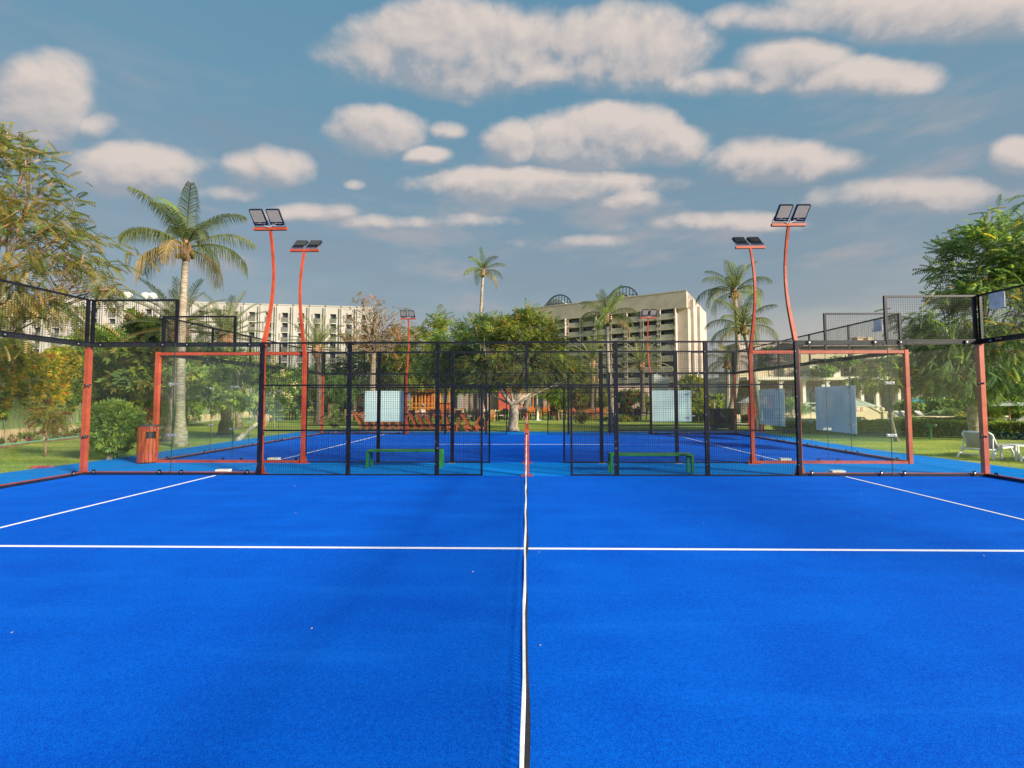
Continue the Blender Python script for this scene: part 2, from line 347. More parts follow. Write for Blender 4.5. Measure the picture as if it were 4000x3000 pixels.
# local frame of a wall: x along it, +y = outside of the court
def glassbay(t, x0, n_, ins=0, joint=True):
    for i in range(n_):
        a = x0+2*i
        bx('glass_pane', GLASS, t, a+.006, a+1.994, -.012, 0, .02, 2.985)
        for q in (.25, 1.75): link('clamp', CLAMP, t, (a+q, -.0125, .075))
        for q in (.28, 1.72): link('clamp', CLAMP, t, (a+q, -.0125, 2.945))
        if i < n_-1: bx('joint_seal', mat('dark_green_seal', (.02, .05, .045), .4), t, a+1.9935, a+2.0065, -.0115, -.001, .02, 2.985)
        if i < n_-1 and joint:
            for z in (.9, 2.05): link('joint_plate', PLATE, t, (a+2, -.0125, z))
def side_wall(y, face, label):        # a 20 m side wall; face=+1 when its outside looks down +Y
    t = thing('court_side_wall', label, 'court fence', (0, y, 0), 0 if face > 0 else math.pi)
    for sgn, x0 in ((-1, -10), (1, 6)):
        glassbay(t, x0, 2)
        bx('top_beam', RED, t, x0, x0+4, .03, .11, 2.905, 2.985); bx('black_strip', BLACK, t, x0, x0+4, .004, .028, 2.905, 3.0)
        bx('bottom_beam', RED, t, x0, x0+4, .03, .10, .0, .07); bx('black_strip', BLACK, t, x0, x0+4, .003, .028, .0, .06)
        xo = -10 if sgn < 0 else 8
        # one metre of mesh above the outer pair of panes
        link('wire_mesh', wiremesh(2, .98), t, (xo, .02, 3.01))
        bx('mesh_frame', BLACK, t, xo, xo+2, .0, .04, 3.96, 4.0); bx('mesh_frame', BLACK, t, xo, xo+2, .0, .035, 2.985, 3.015)
        xi = -8 if sgn < 0 else 8
        bx('mesh_post', BLACK, t, xi-.025, xi+.025, -.005, .045, 2.99, 3.995)
    for s in (-1, 1):                 # the mesh between glass and gate
        for x0 in (2, 4):
            a = x0 if s > 0 else -x0-2
            for z0, h in ((.03, .97), (1.03, .97), (2.03, .95)): link('wire_mesh', wiremesh(2, h), t, (a, .02, z0))
            for z in (0.0, .985, 2.0): bx('mesh_rail', BLACK, t, a, a+2, 0, .04, z, z+(.03 if z == 0 else .036))
            bx('mesh_rail', BLACK, t, a, a+2, 0, .04, 2.96, 3.0)
        a = 1 if s > 0 else -2
        link('wire_mesh', wiremesh(1, 1.97), t, (a, .02, .03))
        bx('mesh_rail', BLACK, t, a, a+1, 0, .04, 0, .035); bx('mesh_rail', BLACK, t, a, a+1, 0, .04, 1.985, 2.03)
        bx('gate_post', BLACK, t, s-.022, s+.022, -.01, .05, 0, 2.03)
        a = 0 if s > 0 else -2
        link('wire_mesh', wiremesh(2, .95), t, (a, .02, 2.03))
        bx('mesh_rail', BLACK, t, a, a+2, 0, .04, 2.96, 3.0)
        if s > 0: bx('mesh_rail', BLACK, t, -1, 1, -.002, .038, 2.0, 2.03)
        for x in (2, 4, 6):
            if x < 6: bx('mesh_post', BLACK, t, s*x-.044, s*x-.003, -.01, .055, 0, 3.0); bx('mesh_post', BLACK, t, s*x+.003, s*x+.044, -.01, .055, 0, 3.0)
            else: bx('mesh_post', BLACK, t, s*x-.032 if s > 0 else s*x-.045, s*x+.045 if s > 0 else s*x+.032, -.015, .055, 0, 3.0)
            for z in (.25, .75, 1.35, 1.75, 2.3, 2.75): bx('bolt', STEEL, t, s*x-.032, s*x-.018, -.018 if x == 6 else -.014, -.0102 if x < 6 else -.0152, z, z+.014)
            bx('post_foot', STEEL, t, s*x-.10, s*x+.10, .06, .16, .001, .012)
        bx('hinge_bolt', STEEL, t, s*1.98-.012, s*1.98+.012, -.02, -.01, .6, .625)
    bx('mesh_post', BLACK, t, -.028, .028, -.005, .05, 2.03, 3.0)
    return t
def end_wall(x, y0, face, label):     # a 10 m end wall, five glass panes; face=-1 for the left end
    t = thing('court_end_wall', label, 'court fence', (x, y0, 0), math.pi/2 if face < 0 else -math.pi/2)
    o = 0
    glassbay(t, o, 5)
    bx('top_beam', RED, t, o, o+10, .03, .11, 2.905, 2.985); bx('black_strip', BLACK, t, o, o+10, .004, .028, 2.905, 3.0)
    bx('bottom_beam', RED, t, o, o+10, .03, .10, 0, .07); bx('black_strip', BLACK, t, o, o+10, .003, .028, 0, .06)
    for i in range(5):
        link('wire_mesh', wiremesh(2, .98), t, (o+2*i, .02, 3.01))
        if i: bx('mesh_post', BLACK, t, o+2*i-.025, o+2*i+.025, -.005, .045, 3.0, 3.995)
    bx('mesh_frame', BLACK, t, o, o+10, 0, .04, 3.96, 4.0); bx('mesh_frame', BLACK, t, o, o+10, 0, .035, 2.985, 3.015)
    return t
def corner(x, y, sx_, sy_, label):    # the red corner post with its black mesh posts on top
    t = thing('corner_post', label, 'post', (x, y, 0), 0, 'red corner posts of the two courts')
    bx('post', RED, t, *sorted((sx_*.015, sx_*.115)), *sorted((sy_*.015, sy_*.115)), 0, 3.0)
    bx('mesh_post', BLACK, t, *sorted((sx_*.005, sx_*.06)), *sorted((-sy_*.055, -sy_*.005)), 3.01, 3.99)
    bx('mesh_post', BLACK, t, *sorted((-sx_*.055, -sx_*.005)), *sorted((sy_*.005, sy_*.06)), 3.01, 3.99)
    for z in (.87, 2.03):
        for ax in (0, 1):
            o = link('clamp', CLAMP, t)
            if ax == 0: o.location = (-sx_*.05, -sy_*.013, z); o.rotation_euler.z = 0 if sy_ > 0 else math.pi
            else: o.location = (-sx_*.013, -sy_*.05, z); o.rotation_euler.z = -math.pi/2 if sx_ > 0 else math.pi/2
            o.scale = (1.1, 1, .42)
    return t
side_wall(10, 1, 'front court side wall with black mesh panels, open gate and glass ends')
side_wall(G2, -1, 'near side wall of the rear court with red beams round its glass ends')
side_wall(G2+10, 1, 'farthest side wall of the rear court in front of the lawn')
end_wall(-10, 0, -1, 'glass end wall of the front court beside the ivy-covered fence')
end_wall(10, 10, 1, 'glass end wall of the front court beside the white sun loungers')
end_wall(-10, G2, -1, 'glass end wall of the rear court beside the tall palm')
end_wall(10, G2+10, 1, 'glass end wall of the rear court beside the clipped hedge')
corner(-10, 10, -1, 1, 'red corner post of the front court nearest the round bush')
corner(10, 10, 1, 1, 'red corner post of the front court nearest the white sun loungers')
corner(-10, G2, -1, -1, 'red corner post of the rear court beside the wooden bin')
corner(10, G2, 1, -1, 'red corner post of the rear court nearest the white sun loungers')
corner(-10, G2+10, -1, 1, 'thin red corner post at the far left of the rear court')
corner(10, G2+10, 1, 1, 'far red corner post of the rear court beside the big black box')
# sign plates hung on the mesh above the right end walls
SIGNW = mat('white_plate', (.85, .84, .80), .5)
for (y, lb) in ((9.55, 'pale square sign plate on the mesh above the front right corner post'), (G2+.75, 'pale square sign plate on the mesh above the rear court corner')):
    MB().box(-.004, .004, -.16, .16, -.17, .17).build('sign_plate', SIGNW, None, False, (9.985, y, 3.78), label=lb, cat='sign')
# pale blue sheets hung on the glass of the rear court
BANN = mat('pale_blue_vinyl', (.55, .70, .72), .35, 0, (.50, .66, .68), .8, spec=.6)
BANN2 = mat('deep_blue_vinyl', (.55, .67, .68), .3, 0, (.50, .63, .64), .8, spec=.5)
def banner(loc, rz, m, label):
    b = MB(); nx, nz = 1, 1
    for i in range(nx):
        for j in range(nz):
            f_ = lambda a, c: (a/nx*1.98-.99, .006*math.sin(a*.9+c*.3), c/nz*1.5)
            b.quad(f_(i, j), f_(i+1, j), f_(i+1, j+1), f_(i, j+1))
    o = b.build('banner', m, None, True, loc, rz=rz, label=label, cat='banner', group='pale blue sheets on the rear court glass')
    s_ = o.modifiers.new('s', 'SOLIDIFY'); s_.thickness = .004; o.data.polygons.foreach_set('use_smooth', [False]*len(o.data.polygons))
banner((-7.0, G2+10.14, .62), 0, BANN, 'pale blue sheet on the far glass behind the left green bench')
banner((7.0, G2+10.14, .62), 0, BANN, 'pale blue sheet on the far glass behind the right green bench')
banner((10.14, G2+6.9, .62), math.pi/2, BANN2, 'blue sheet on the end glass right of the red pole, farther of two')
banner((10.14, G2+2.95, .62), math.pi/2, BANN2, 'blue sheet on the end glass, nearest and largest of all four')
# white junction boxes beside the glass
for (x, y, lb) in ((-6.95, 10.22, 'small white box on the floor outside the front court glass, left of the gate'), (6.95, 10.22, 'small white box on the floor outside the front court glass, right of the gate'),
                   (-6.95, G2+.2, 'small white box inside the rear court glass, left of the gate'), (6.95, G2+.2, 'small white box inside the rear court glass, right of the gate')):
    b = MB().box(-.14, .14, -.07, .07, .0, .07).box(-.145, .145, -.075, .075, .071, .10)
    b.build('junction_box', WHITE, None, False, (x, y, .004 if y > 12 else .001), label=lb, cat='box', group='small white boxes by the court glass')

# ------------------------------------------------------------------ nets
NETM = mat('black_net_cord', (.014, .016, .018), .8, 0, (.03, .03, .028), 40)
TAPE = mat('white_net_tape', (.84, .86, .87), .7, 0, (.70, .76, .80), 30)
def net(y0, off, label):
    t = thing('court_net', label, 'net', (0, y0, 0))
    X = lambda y: off*(1-y/10)
    sag = lambda y: .90-.04*(1-((y-5)/5)**2)+.02
    b = MB(); N = 40
    pts = [(X(.05+9.9*i/N)+.0025*math.sin(i*1.9), .05+9.9*i/N, sag(.05+9.9*i/N)) for i in range(N+1)]
    for i in range(N):
        a, c = pts[i], pts[i+1]
        b.beam((a[0], a[1], a[2]-.025), (c[0], c[1], c[2]-.025), .009, .055)
    b.build('tape', TAPE, t)
    b = MB(); nv = 230
    wob = lambda y, z: X(y)+.002+.014*(1-z/.9)*math.sin(y*3.1+1)*math.sin(y*.9)+.004*(1-z/.9)
    for i in range(nv+1):
        y = .06+9.88*i/nv; h = sag(y)-.05
        pz = [0.012+h*k/3 for k in range(4)]
        for k in range(3): b.beam((wob(y, pz[k]), y, pz[k]), (wob(y, pz[k+1]), y, pz[k+1]), .004)
    for k in range(20):
        for i in range(30):
            ya, yb = .06+9.88*i/30, .06+9.88*(i+1)/30; za = .012+(sag(ya)-.06)*k/19; zb = .012+(sag(yb)-.06)*k/19
            b.beam((wob(ya, za), ya, za), (wob(yb, zb), yb, zb), .004)
    for k in range(60):
        ya, yb = .06+9.88*k/60, .06+9.88*(k+1)/60; b.beam((wob(ya, .01), ya, .014), (wob(yb, .01), yb, .014), .016, .012)
    b.build('netting', NETM, t, kind='stuff')
    for y, s in ((-.02, -1), (10.02, 1)):
        p = MB().box(-.045, .045, -.045, .045, .012, 1.03).box(-.05, .05, -.05, .05, 1.031, 1.04).build('net_post', RED, t, False, (X(y)+.01, y, 0))
        q = MB().box(-.14, .14, -.09, .09, .0, .011)
        for a in (-.11, .11):
            for c in (-.06, .06): q.lathe([(.014, .011), (.014, .03), (.008, .034)], (a, c, 0), 6)
        q.build('base_plate', RED, p)
        MB().lathe([(.018, -.02), (.018, .02)], n=8).build('winder', BLACK, p, False, (0, -s*.05, .93))
        MB().beam((.046, -s*.03, .9), (.046, -s*.03, .1), .006).build('cord', NETM, p)
net(0, .018, 'net of the front court, white tape running towards the camera')
net(G2, .0, 'net of the rear court seen end-on beyond the gate')

# ------------------------------------------------------------------ light poles
LEDG = mat('lamp_glass', (.66, .55, .42), .5, 0, (.60, .50, .38), 3, spec=.2)
LAMPB = mat('lamp_housing', (.020, .028, .055), .45, .3, (.014, .02, .04), 5)
FIN = mat('lamp_fins', (.10, .11, .12), .5, .5)
def light_pole(x, y, s, label):       # s=+1: the court lies towards -y; pole bows outwards (+y)
    t = thing('light_pole', label, 'floodlight', (x, y, 0), 0 if s > 0 else math.pi, 'red floodlight poles beside the courts')
    prof = [(0, 0), (0, 1), (0, 2), (.0, 2.9), (.08, 3.2), (.17, 3.5), (.26, 3.85), (.32, 4.2), (.345, 4.5), (.34, 4.8), (.30, 5.1), (.24, 5.4), (.16, 5.68)]
    MB().tube([(0, a, z) for a, z in prof], [.060]*4+[.054, .048, .044, .041]+[.038]*5, 4, 0, True, math.pi/4).build('pole', RED, t)
    b = MB(); b.prism([(-.05, 0), (-.13, 0), (-.05, .30)], 'y', -.006, .006).prism([(.05, 0), (.13, 0), (.05, .30)], 'y', -.006, .006)
    b.box(-.17, .17, -.10, .10, .0, .012); b.build('base_plate', RED, t)
    MB().box(-.39, .39, .12, .19, 5.69, 5.75).build('crossarm', RED, t)
    for q in (-.195, .195):
        h = thing('floodlight', None, None); h.parent = t; h.location = (q, .13, 5.80); h.rotation_euler.x = R(45); h.scale = (.92, 1, .90)
        # local: plate in x / z, face towards -y
        # rear housing and fins
        b = MB().prism([(-.15, 0), (.15, 0), (.17, .02), (.17, .41), (.15, .43), (-.15, .43), (-.17, .41), (-.17, .02)], 'y', -.018, .028)
        b.mesh_ = b.build('housing', LAMPB, h)
        MB().box(-.145, .145, -.022, -.019, .10, .405).build('lens', LEDG, h)
        f_ = MB()
        for k in range(11): f_.box(-.14+k*.028-.004, -.14+k*.028+.004, .0285, .060, .09, .40)
        f_.build('fins', FIN, h)
        f_ = MB().beam((-.185, .01, .12), (-.185, .02, -.05), .008, .03).beam((.185, .01, .12), (.185, .02, -.05), .008, .03).beam((-.185, .02, -.05), (.185, .02, -.05), .03, .008)
        f_.build('bracket', STEEL, h)
        MB().box(-.05, .02, -.0205, -.0185, .065, .075).box(.05, .11, -.0205, -.0185, .045, .05).box(-.14, .14, -.0205, -.0185, .055, .058).build('maker_mark', WHITE, h)
    MB().tube([(-.12, .10, 5.78), (0, .09, 5.74), (.1, .10, 5.8), (.16, .12, 5.79)], .006, 5).build('cable', WHITE, t)
    return t
light_pole(-6.04, 10.12, 1, 'tall red curved floodlight pole of the front court, left of the gate')
light_pole(6.07, 10.12, 1, 'tall red curved floodlight pole of the front court, right of the gate')
light_pole(-6.0, G2-.12, -1, 'red floodlight pole of the rear court seen from behind, left of the gate')
light_pole(5.95, G2-.12, -1, 'red floodlight pole of the rear court seen from behind, right of the gate')
light_pole(-5.93, G2+10.12, 1, 'distant red floodlight pole beyond the rear court, left of the gate')
light_pole(6.0, G2+10.12, 1, 'distant red floodlight pole beyond the rear court, right, against the tan hotel')

# ------------------------------------------------------------------ benches, bin
def bench(x0, x1, y, label):
    t = thing('bench', label, 'bench', ((x0+x1)/2, y, 0), 0, 'green metal benches between the courts'); h = (x1-x0)/2
    MB().prism([(-h, .40), (h, .40), (h, .425), (h-.015, .44), (-h+.015, .44), (-h, .425)], 'y', -.19, .19).build('seat', GREENP, t)
    for sx_ in (-1, 1):
        for sy_ in (-1, 1):
            bx('leg', GREENP, t, *sorted((sx_*h, sx_*(h-.06))), *sorted((sy_*.185, sy_*.125)), 0, .399)
        bx('brace', GREENP, t, *sorted((sx_*(h-.005), sx_*(h-.055))), -.124, .124, .34, .398)
    for q in (-.33, .33): bx('bracket', GREENP, t, q*h-.04, q*h+.04, -.10, .10, .375, .399)
    return t
a = gr(1425, 1816); bench(-3.98, -2.10, 11.28, 'green metal bench left of the gate between the two courts')
bench(1.92, 3.82, 10.52, 'green metal bench right of the gate, closer to the front mesh')
def bin_():
    t = thing('litter_bin', 'red-brown slatted wooden litter bin with dark lid beside the rear court corner', 'litter bin', (-10.2, 11.98, 0), R(24))
    N = 18; rx, ry = .215, .17
    bx_ = MB(); bx_.lathe([(.24, .0), (.24, .05)], n=20); bx_.v = [(x*rx/.27, y*ry/.27, z) for x, y, z in bx_.v]; bx_.build('base', BLACK, t)
    for i in range(N):
        a0 = 2*math.pi*i/N; p = (rx*math.cos(a0), ry*math.sin(a0)); tx, ty = -rx*math.sin(a0), ry*math.cos(a0); L = math.hypot(tx, ty); tx /= L; ty /= L
        wd = L*2*math.pi/N*.94
        hole = 14 <= i <= 16
        segs = ((.03, .66), (.84, .98)) if hole else ((.03, .98),)
        for z0, z1 in segs:
            b = MB(); nx_, ny_ = ty, -tx
            q = [(p[0]-tx*wd/2, p[1]-ty*wd/2), (p[0]+tx*wd/2, p[1]+ty*wd/2), (p[0]+tx*wd/2+nx_*.02, p[1]+ty*wd/2+ny_*.02), (p[0]-tx*wd/2+nx_*.02, p[1]-ty*wd/2+ny_*.02)]
            b.prism(q, 'z', z0, z1); b.build('plank', WOODR, t)
    b = MB().lathe([(.245, .06), (.245, .97)], n=20); b.v = [(x*.95*rx/.27, y*.95*ry/.27, z) for x, y, z in b.v]; b.build('liner', BLACK, t)
    b = MB().lathe([(.30, .982), (.305, .99), (.305, 1.015), (.29, 1.025)], n=28); b.v = [(x*rx/.27, y*ry/.27, z) for x, y, z in b.v]; b.build('lid', mat('dark_lid', (.035, .04, .05), .4), t)
bin_()
#PART2
# ------------------------------------------------------------------ foliage
def tpl_pinnate(n=8, L=1.0, w=.20, droop=.22):
    V = []; Q = []
    def q(a, b, c, d): k = len(V); V.extend([a, b, c, d]); Q.append((k, k+1, k+2, k+3))
    q((0, -.008, 0), (0, .008, 0), (L, .004, -droop), (L, -.004, -droop))
    for i in range(n):
        x = L*(.14+.84*i/(n-1)); z = -droop*(x/L)**2; l = w*(1-.45*abs(i/(n-1)-.45)*1.6); h = .66*L/n
        for s in (-1, 1): q((x, 0, z), (x-h*.5+.3*l, s*l*.5, z-.03), (x+.45*l, s*l, z-.12), (x+h+.1*l, s*l*.45, z-.02))
    return np.array(V), np.array(Q)
def tpl_leaf(n=6, L=1.0, w=.17, spread=1.1):
    V = []; Q = []
    for i in range(n):
        a = 2*math.pi*i/n+.4*(i % 2); el = .35+.5*((i*37) % 5)/5; d = np.array((math.cos(el*spread), math.sin(el*spread)*math.cos(a), math.sin(el*spread)*math.sin(a)))
        s = np.cross(d, (0.3, .5, .8)); s /= np.linalg.norm(s); k = len(V); l = L*(.7+.3*((i*53) % 7)/7)
        V.extend([d*0.04, d*l*.45+s*w*.5, d*l, d*l*.45-s*w*.5]); Q.append((k, k+1, k+2, k+3))
    return np.array(V), np.array(Q)
PIN = tpl_pinnate(8, 1, .21); PIN5 = tpl_pinnate(4, 1, .36); LEAF = tpl_leaf(6, 1, .24); TUFT = tpl_leaf(7, 1, .36, 1.5); ROUND = tpl_leaf(5, 1, .55, 1.4); BLADE = tpl_leaf(4, 1, .09, .7); LB = 3.3
def foliage(name, P, D, S, tpl, mats, par=None, wts=None, rng=None, **k):
    rng = rng or RNG; K = len(P); V, Q = tpl
    X = D/np.maximum(np.linalg.norm(D, axis=1, keepdims=True), 1e-6)
    up = rng.normal(size=(K, 3))*.35+np.array((0, 0, 1)); Y = np.cross(up, X); Y /= np.maximum(np.linalg.norm(Y, axis=1, keepdims=True), 1e-6); Z = np.cross(X, Y)
    M = np.stack((X, Y, Z), 2)
    W = np.einsum('kij,vj->kvi', M*S[:, None, None], V)+P[:, None, :]
    nv = len(V); F = (Q[None]+(np.arange(K)*nv)[:, None, None]).reshape(-1, 4)
    me = bpy.data.meshes.new(name); me.vertices.add(K*nv); me.vertices.foreach_set('co', W.reshape(-1).astype('f'))
    me.loops.add(F.size); me.loops.foreach_set('vertex_index', F.reshape(-1).astype('i'))
    me.polygons.add(len(F)); me.polygons.foreach_set('loop_start', (np.arange(len(F))*4).astype('i')); me.polygons.foreach_set('loop_total', np.full(len(F), 4, 'i'))
    for m_ in mats: me.materials.append(m_)
    mi = rng.choice(len(mats), size=K, p=wts); me.polygons.foreach_set('material_index', np.repeat(mi, len(Q)).astype('i'))
    me.update(calc_edges=True); return link(name, me, par, **k)
LM = {k: leafmat('leaf_'+k, *(tuple(q*LB for q in c_) for c_ in v)) for k, v in dict(
    dark=((.040, .070, .024), (.020, .038, .013)), mid=((.080, .108, .028), (.042, .064, .017)), lime=((.105, .125, .018), (.055, .085, .011)),
    yellow=((.20, .16, .014), (.13, .105, .010)), olive=((.078, .076, .022), (.045, .048, .013)), gold=((.115, .085, .020), (.07, .056, .014)),
    orange=((.15, .062, .014), (.10, .04, .009)), wine=((.07, .018, .014), (.035, .011, .009)), silver=((.13, .17, .12), (.085, .11, .08)), blue=((.052, .088, .045), (.028, .05, .026)),
    cream=((.26, .24, .15), (.21, .19, .11)), pink=((.2, .03, .06), (.15, .02, .045)), coral=((.21, .035, .03), (.14, .02, .02)), frond=((.046, .056, .021), (.026, .034, .012)), date=((.092, .10, .055), (.055, .062, .033)), dry=((.13, .10, .047), (.085, .065, .03))).items()}
def mset(s): return [LM[q] for q in s.split()]
def tree(name, label, cat, base, Y, lobes, nc, ns, size, mats, wts, tpl=PIN, bark=BARK, tr=.14, fork=None, limbs=22, spread=.5, droop=.35, up_=0.0, sub=3, group=None, seed=1, surf=.5, crown_name='crown', twig=.012):
    rng = np.random.default_rng(seed); base = np.array(base, float); ns = int(ns*1.2)
    if len(base) == 2: base = np.array((base[0], base[1], -.02))
    t = thing(name, label, cat, base, 0, group)
    C_ = []; R_ = []
    for lb in lobes:
        x, y, rx, ry = lb[:4]; dY = lb[4] if len(lb) > 4 else 0; c = at(x, y, Y+dY); k = (Y+dY+.3)/F; C_.append(c-base); R_.append((rx*k*.88, rx*k*.75, ry*k*.86))
    C_ = np.array(C_); R_ = np.array(R_); vol = (R_[:, 0]*R_[:, 1]*R_[:, 2])**.72; cen = (C_*vol[:, None]).sum(0)/vol.sum()
    li = rng.choice(len(C_), size=nc, p=vol/vol.sum()); d = rng.normal(size=(nc, 3)); d /= np.linalg.norm(d, axis=1, keepdims=True)
    rad = surf+(1-surf)*rng.random(nc)**.7
    cl = C_[li]+d*R_[li]*rad[:, None]; cl[:, 2] = np.maximum(cl[:, 2], .25)
    # sprays round every clump
    off = rng.normal(size=(nc*ns, 3))*spread*.55*np.array((1, 1, .6)); P = np.repeat(cl, ns, 0)+off
    out = P-cen; out /= np.linalg.norm(out, axis=1, keepdims=True)
    D = out*.9+rng.normal(size=P.shape)*.6+np.array((0, 0, up_-droop)); D[:, 2] *= .8
    S = size*1.12*(.65+.6*rng.random(len(P)))
    foliage(crown_name, P, D, S, tpl, mset(mats), t, wts, rng)
    # wood
    b = MB(); fk = np.array(fork, float)-base if fork is not None else np.array((cen[0]*.15, cen[1]*.15, max(.5, C_[:, 2].min()-R_[:, 2].max()*.3)))
    n_ = 6; path = [np.array((0, 0, 0))*(1-q)+fk*q+np.array((math.sin(q*3+seed), math.cos(q*4+seed), 0))*.05*tr/.14*q*(1-q)*4 for q in np.linspace(0, 1, n_)]
    b.tube(path, [tr*(1.25-.35*q) if q else tr*1.6 for q in np.linspace(0, 1, n_)], 9)
    b.build('trunk', bark, t, True)
    b = MB(); pick = rng.permutation(nc)[:limbs]
    for j, i in enumerate(pick):
        e = cl[i]; m = fk+(e-fk)*.5+rng.normal(size=3)*.12*np.linalg.norm(e-fk)+np.array((0, 0, .10*np.linalg.norm(e-fk)))
        qs = np.linspace(0, 1, 7); pts = [(1-q)**2*fk+2*q*(1-q)*m+q*q*e for q in qs]; r_ = tr*(.55 if j < 4 else .24)
        b.tube(pts, [max(twig, r_*(1-q)**.8) for q in qs], 6)
        dd = np.linalg.norm(cl-e, axis=1); near = np.argsort(dd)[1:1+sub]
        for z in near:
            s0 = pts[4]; e2 = cl[z]; m2 = (s0+e2)/2+rng.normal(size=3)*.1*np.linalg.norm(e2-s0)
            b.tube([(1-q)**2*s0+2*q*(1-q)*m2+q*q*e2 for q in np.linspace(0, 1, 5)], [max(twig*.7, r_*.4*(1-q)) for q in np.linspace(0, 1, 5)], 4)
    b.build('branches', bark, t, True)
    return t

# ---- palms
def frond(par, o, az, e0, bend, L, n=34, ll=.42, lw=.030, dr=.55, m=None, stiff=0, tw=0.0):
    V = []; Fc = []; a = e0; p = np.array(o, float); ca, sa = math.cos(az), math.sin(az); hx = np.array((ca, sa, 0)); side = np.array((-sa, ca, 0)); pts = []; dirs = []
    st = 14; n = int(n*1.12)
    for i in range(st+1):
        pts.append(p.copy()); d = hx*math.cos(a)+np.array((0, 0, 1))*math.sin(a); dirs.append(d); p = p+d*L/st; a = max(a-bend*(.4+1.5*i/st)/st, -1.5)
    b = MB(); b.tube(pts, [.028*L/2.2*(1-.85*i/st)+.004 for i in range(st+1)], 4)
    for i in range(n):
        s = .16+.83*i/(n-1); x = s*st; k = min(int(x), st-1); f = x-k; c = pts[k]*(1-f)+pts[k+1]*f; d = dirs[k]; u = np.cross(d, side)
        u = -u if u[2] < 0 else u
        l = ll*(math.sin(math.pi*(.12+.80*s))**.7)
        for sg in (-1, 1):
            j = random.uniform(-.12, .12); w_ = side*sg*math.cos(.55+.35*s+j)+d*math.sin(.55+.35*s+j)+u*(.35 if stiff else .12)
            w_ /= np.linalg.norm(w_); g = np.array((0, 0, -1)); e1 = w_*l*.45+g*dr*l*.12; e2 = w_*l*(.95-.38*min(dr, 1))+g*dr*l*(.85+random.uniform(-.1, .3))
            q = d*lw/2*L/2.2
            b.quad(c-q, c+q, c+e1+q*1.1, c+e1-q*1.1); k2 = len(b.v); b.v += [tuple(c+e1-q*1.1), tuple(c+e1+q*1.1), tuple(c+e2)]; b.f.append((k2, k2+1, k2+2)); b.mi.append(0)
    return b.build('frond', m or LM['frond'], par)
def palm(label, base, top, tr, L, nf=18, kind='coconut', group='palm trees of the garden', mid=None, seed=0, dead=1, fr=None, nl=32):
    random.seed(100+seed); base = np.array(base, float); top = np.array(top, float)-base; date = kind == 'date'
    t = thing('palm_tree', label, 'palm tree', base, 0, group)
    b = MB(); m_ = top*.5+np.array((.1, 0, 0)) if mid is None else np.array(mid, float)-base
    N = 26 if not date else 18; path = []; rad = []
    for i in range(N+1):
        q = i/N; path.append((1-q)**2*np.zeros(3)+2*q*(1-q)*m_+q*q*top)
        rr = tr*(1.55-.9*q/.12*.4 if q < .12 else 1.0-.38*q); rad.append(rr*(1+.05*(-1)**i))
    b.tube(path, rad, 10); b.build('trunk', DATEB if date else PALMB, t, True)
    b = MB(); b.lathe([(tr*.7, -.35), (tr*1.1, -.1), (tr*1.2, .15), (tr*.7, .4), (tr*.3, .6)] if not date else [(tr*.9, -.5), (tr*1.7, -.1), (tr*1.5, .3), (tr*.5, .6)], tuple(top), 9); b.build('crown_shaft', BARKO, t)
    nf = int(nf*1.02); L *= .94; tr *= .9
    for i in range(nf):
        q = i/nf; az = i*2.39996+seed; e0 = (1.45-1.55*q) if not date else (1.35-1.45*q)
        bend = (.9+1.3*q+random.uniform(-.2, .2)) if not date else (.55+.6*q)
        m = LM['dry'] if (i >= nf-dead) else (LM['date'] if date else (LM['frond'] if i % 5 else LM['mid']))
        frond(t, top+np.array((0, 0, .15)), az+random.uniform(-.2, .2), e0, bend, L*random.uniform(.85, 1.08), nl, (.60 if not date else .38)*L/2.2*1.1, .024 if not date else .028, (.55+.65*q) if not date else .15, m, date)
    if kind == 'coconut':
        b = MB()
        for i in range(5):
            a = i*1.3; b.lathe([(.02, -.10), (.08, -.05), (.09, .02), (.05, .09)], tuple(top+np.array((math.cos(a)*tr*1.6, math.sin(a)*tr*1.6, -.05-.05*i))), 7)
        b.build('coconuts', LM['olive'], t, True)
    return t
def G(x, y, z=0): p = gr(x, y); return (p[0], p[1], z-.02)

palm('tall pale coconut palm left of the red corner frame, drooping fronds', G(705, 1743), at(727, 985, 16.4), .165, 2.6, 17, seed=3, mid=at(700, 1400, 16.4), dead=3, nl=44)
palm('grey-green date palm close behind the tall palm at left', G(665, 1722), at(700, 1300, 18.6), .21, 2.5, 24, 'date', seed=5)
palm('grey-green date palm between the tall palm and the white hotel', G(880, 1697), at(885, 1330, 22), .24, 2.5, 26, 'date', seed=6)
palm('low date palm in front of the white hotel balconies', G(1245, 1655), at(1240, 1370, 32.0), .24, 2.9, 24, 'date', seed=8)
palm('date palm at the left edge above the ivy', (-19.6, 15.2, 0), (-18.9, 14.6, 3.9), .2, 2.1, 18, 'date', seed=9)
palm('lone slender coconut palm rising above the central tree', (at(1870, 1600, 38)[0], 38, 0), at(1887, 1068, 38), .17, 2.15, 15, seed=11, mid=at(1868, 1350, 38))
palm('coconut palm in front of the tan hotel, right of the gate', G(2390, 1688), at(2370, 1250, 23.4), .13, 1.95, 17, seed=12, mid=at(2375, 1450, 23.4))
palm('tallest coconut palm of the right-hand group beside the tan hotel', G(2840, 1655), at(2868, 1150, 33), .22, 3.1, 18, seed=14, mid=at(2905, 1450, 33))
palm('coconut palm leaning left in the right-hand group, behind the red pole', G(2975, 1662), at(2905, 1290, 31), .22, 2.9, 17, seed=15, mid=at(2950, 1450, 31))
palm('short coconut palm under the two taller ones, right of the tan hotel', G(2838, 1652), at(2842, 1425, 34), .2, 2.0, 14, seed=16)
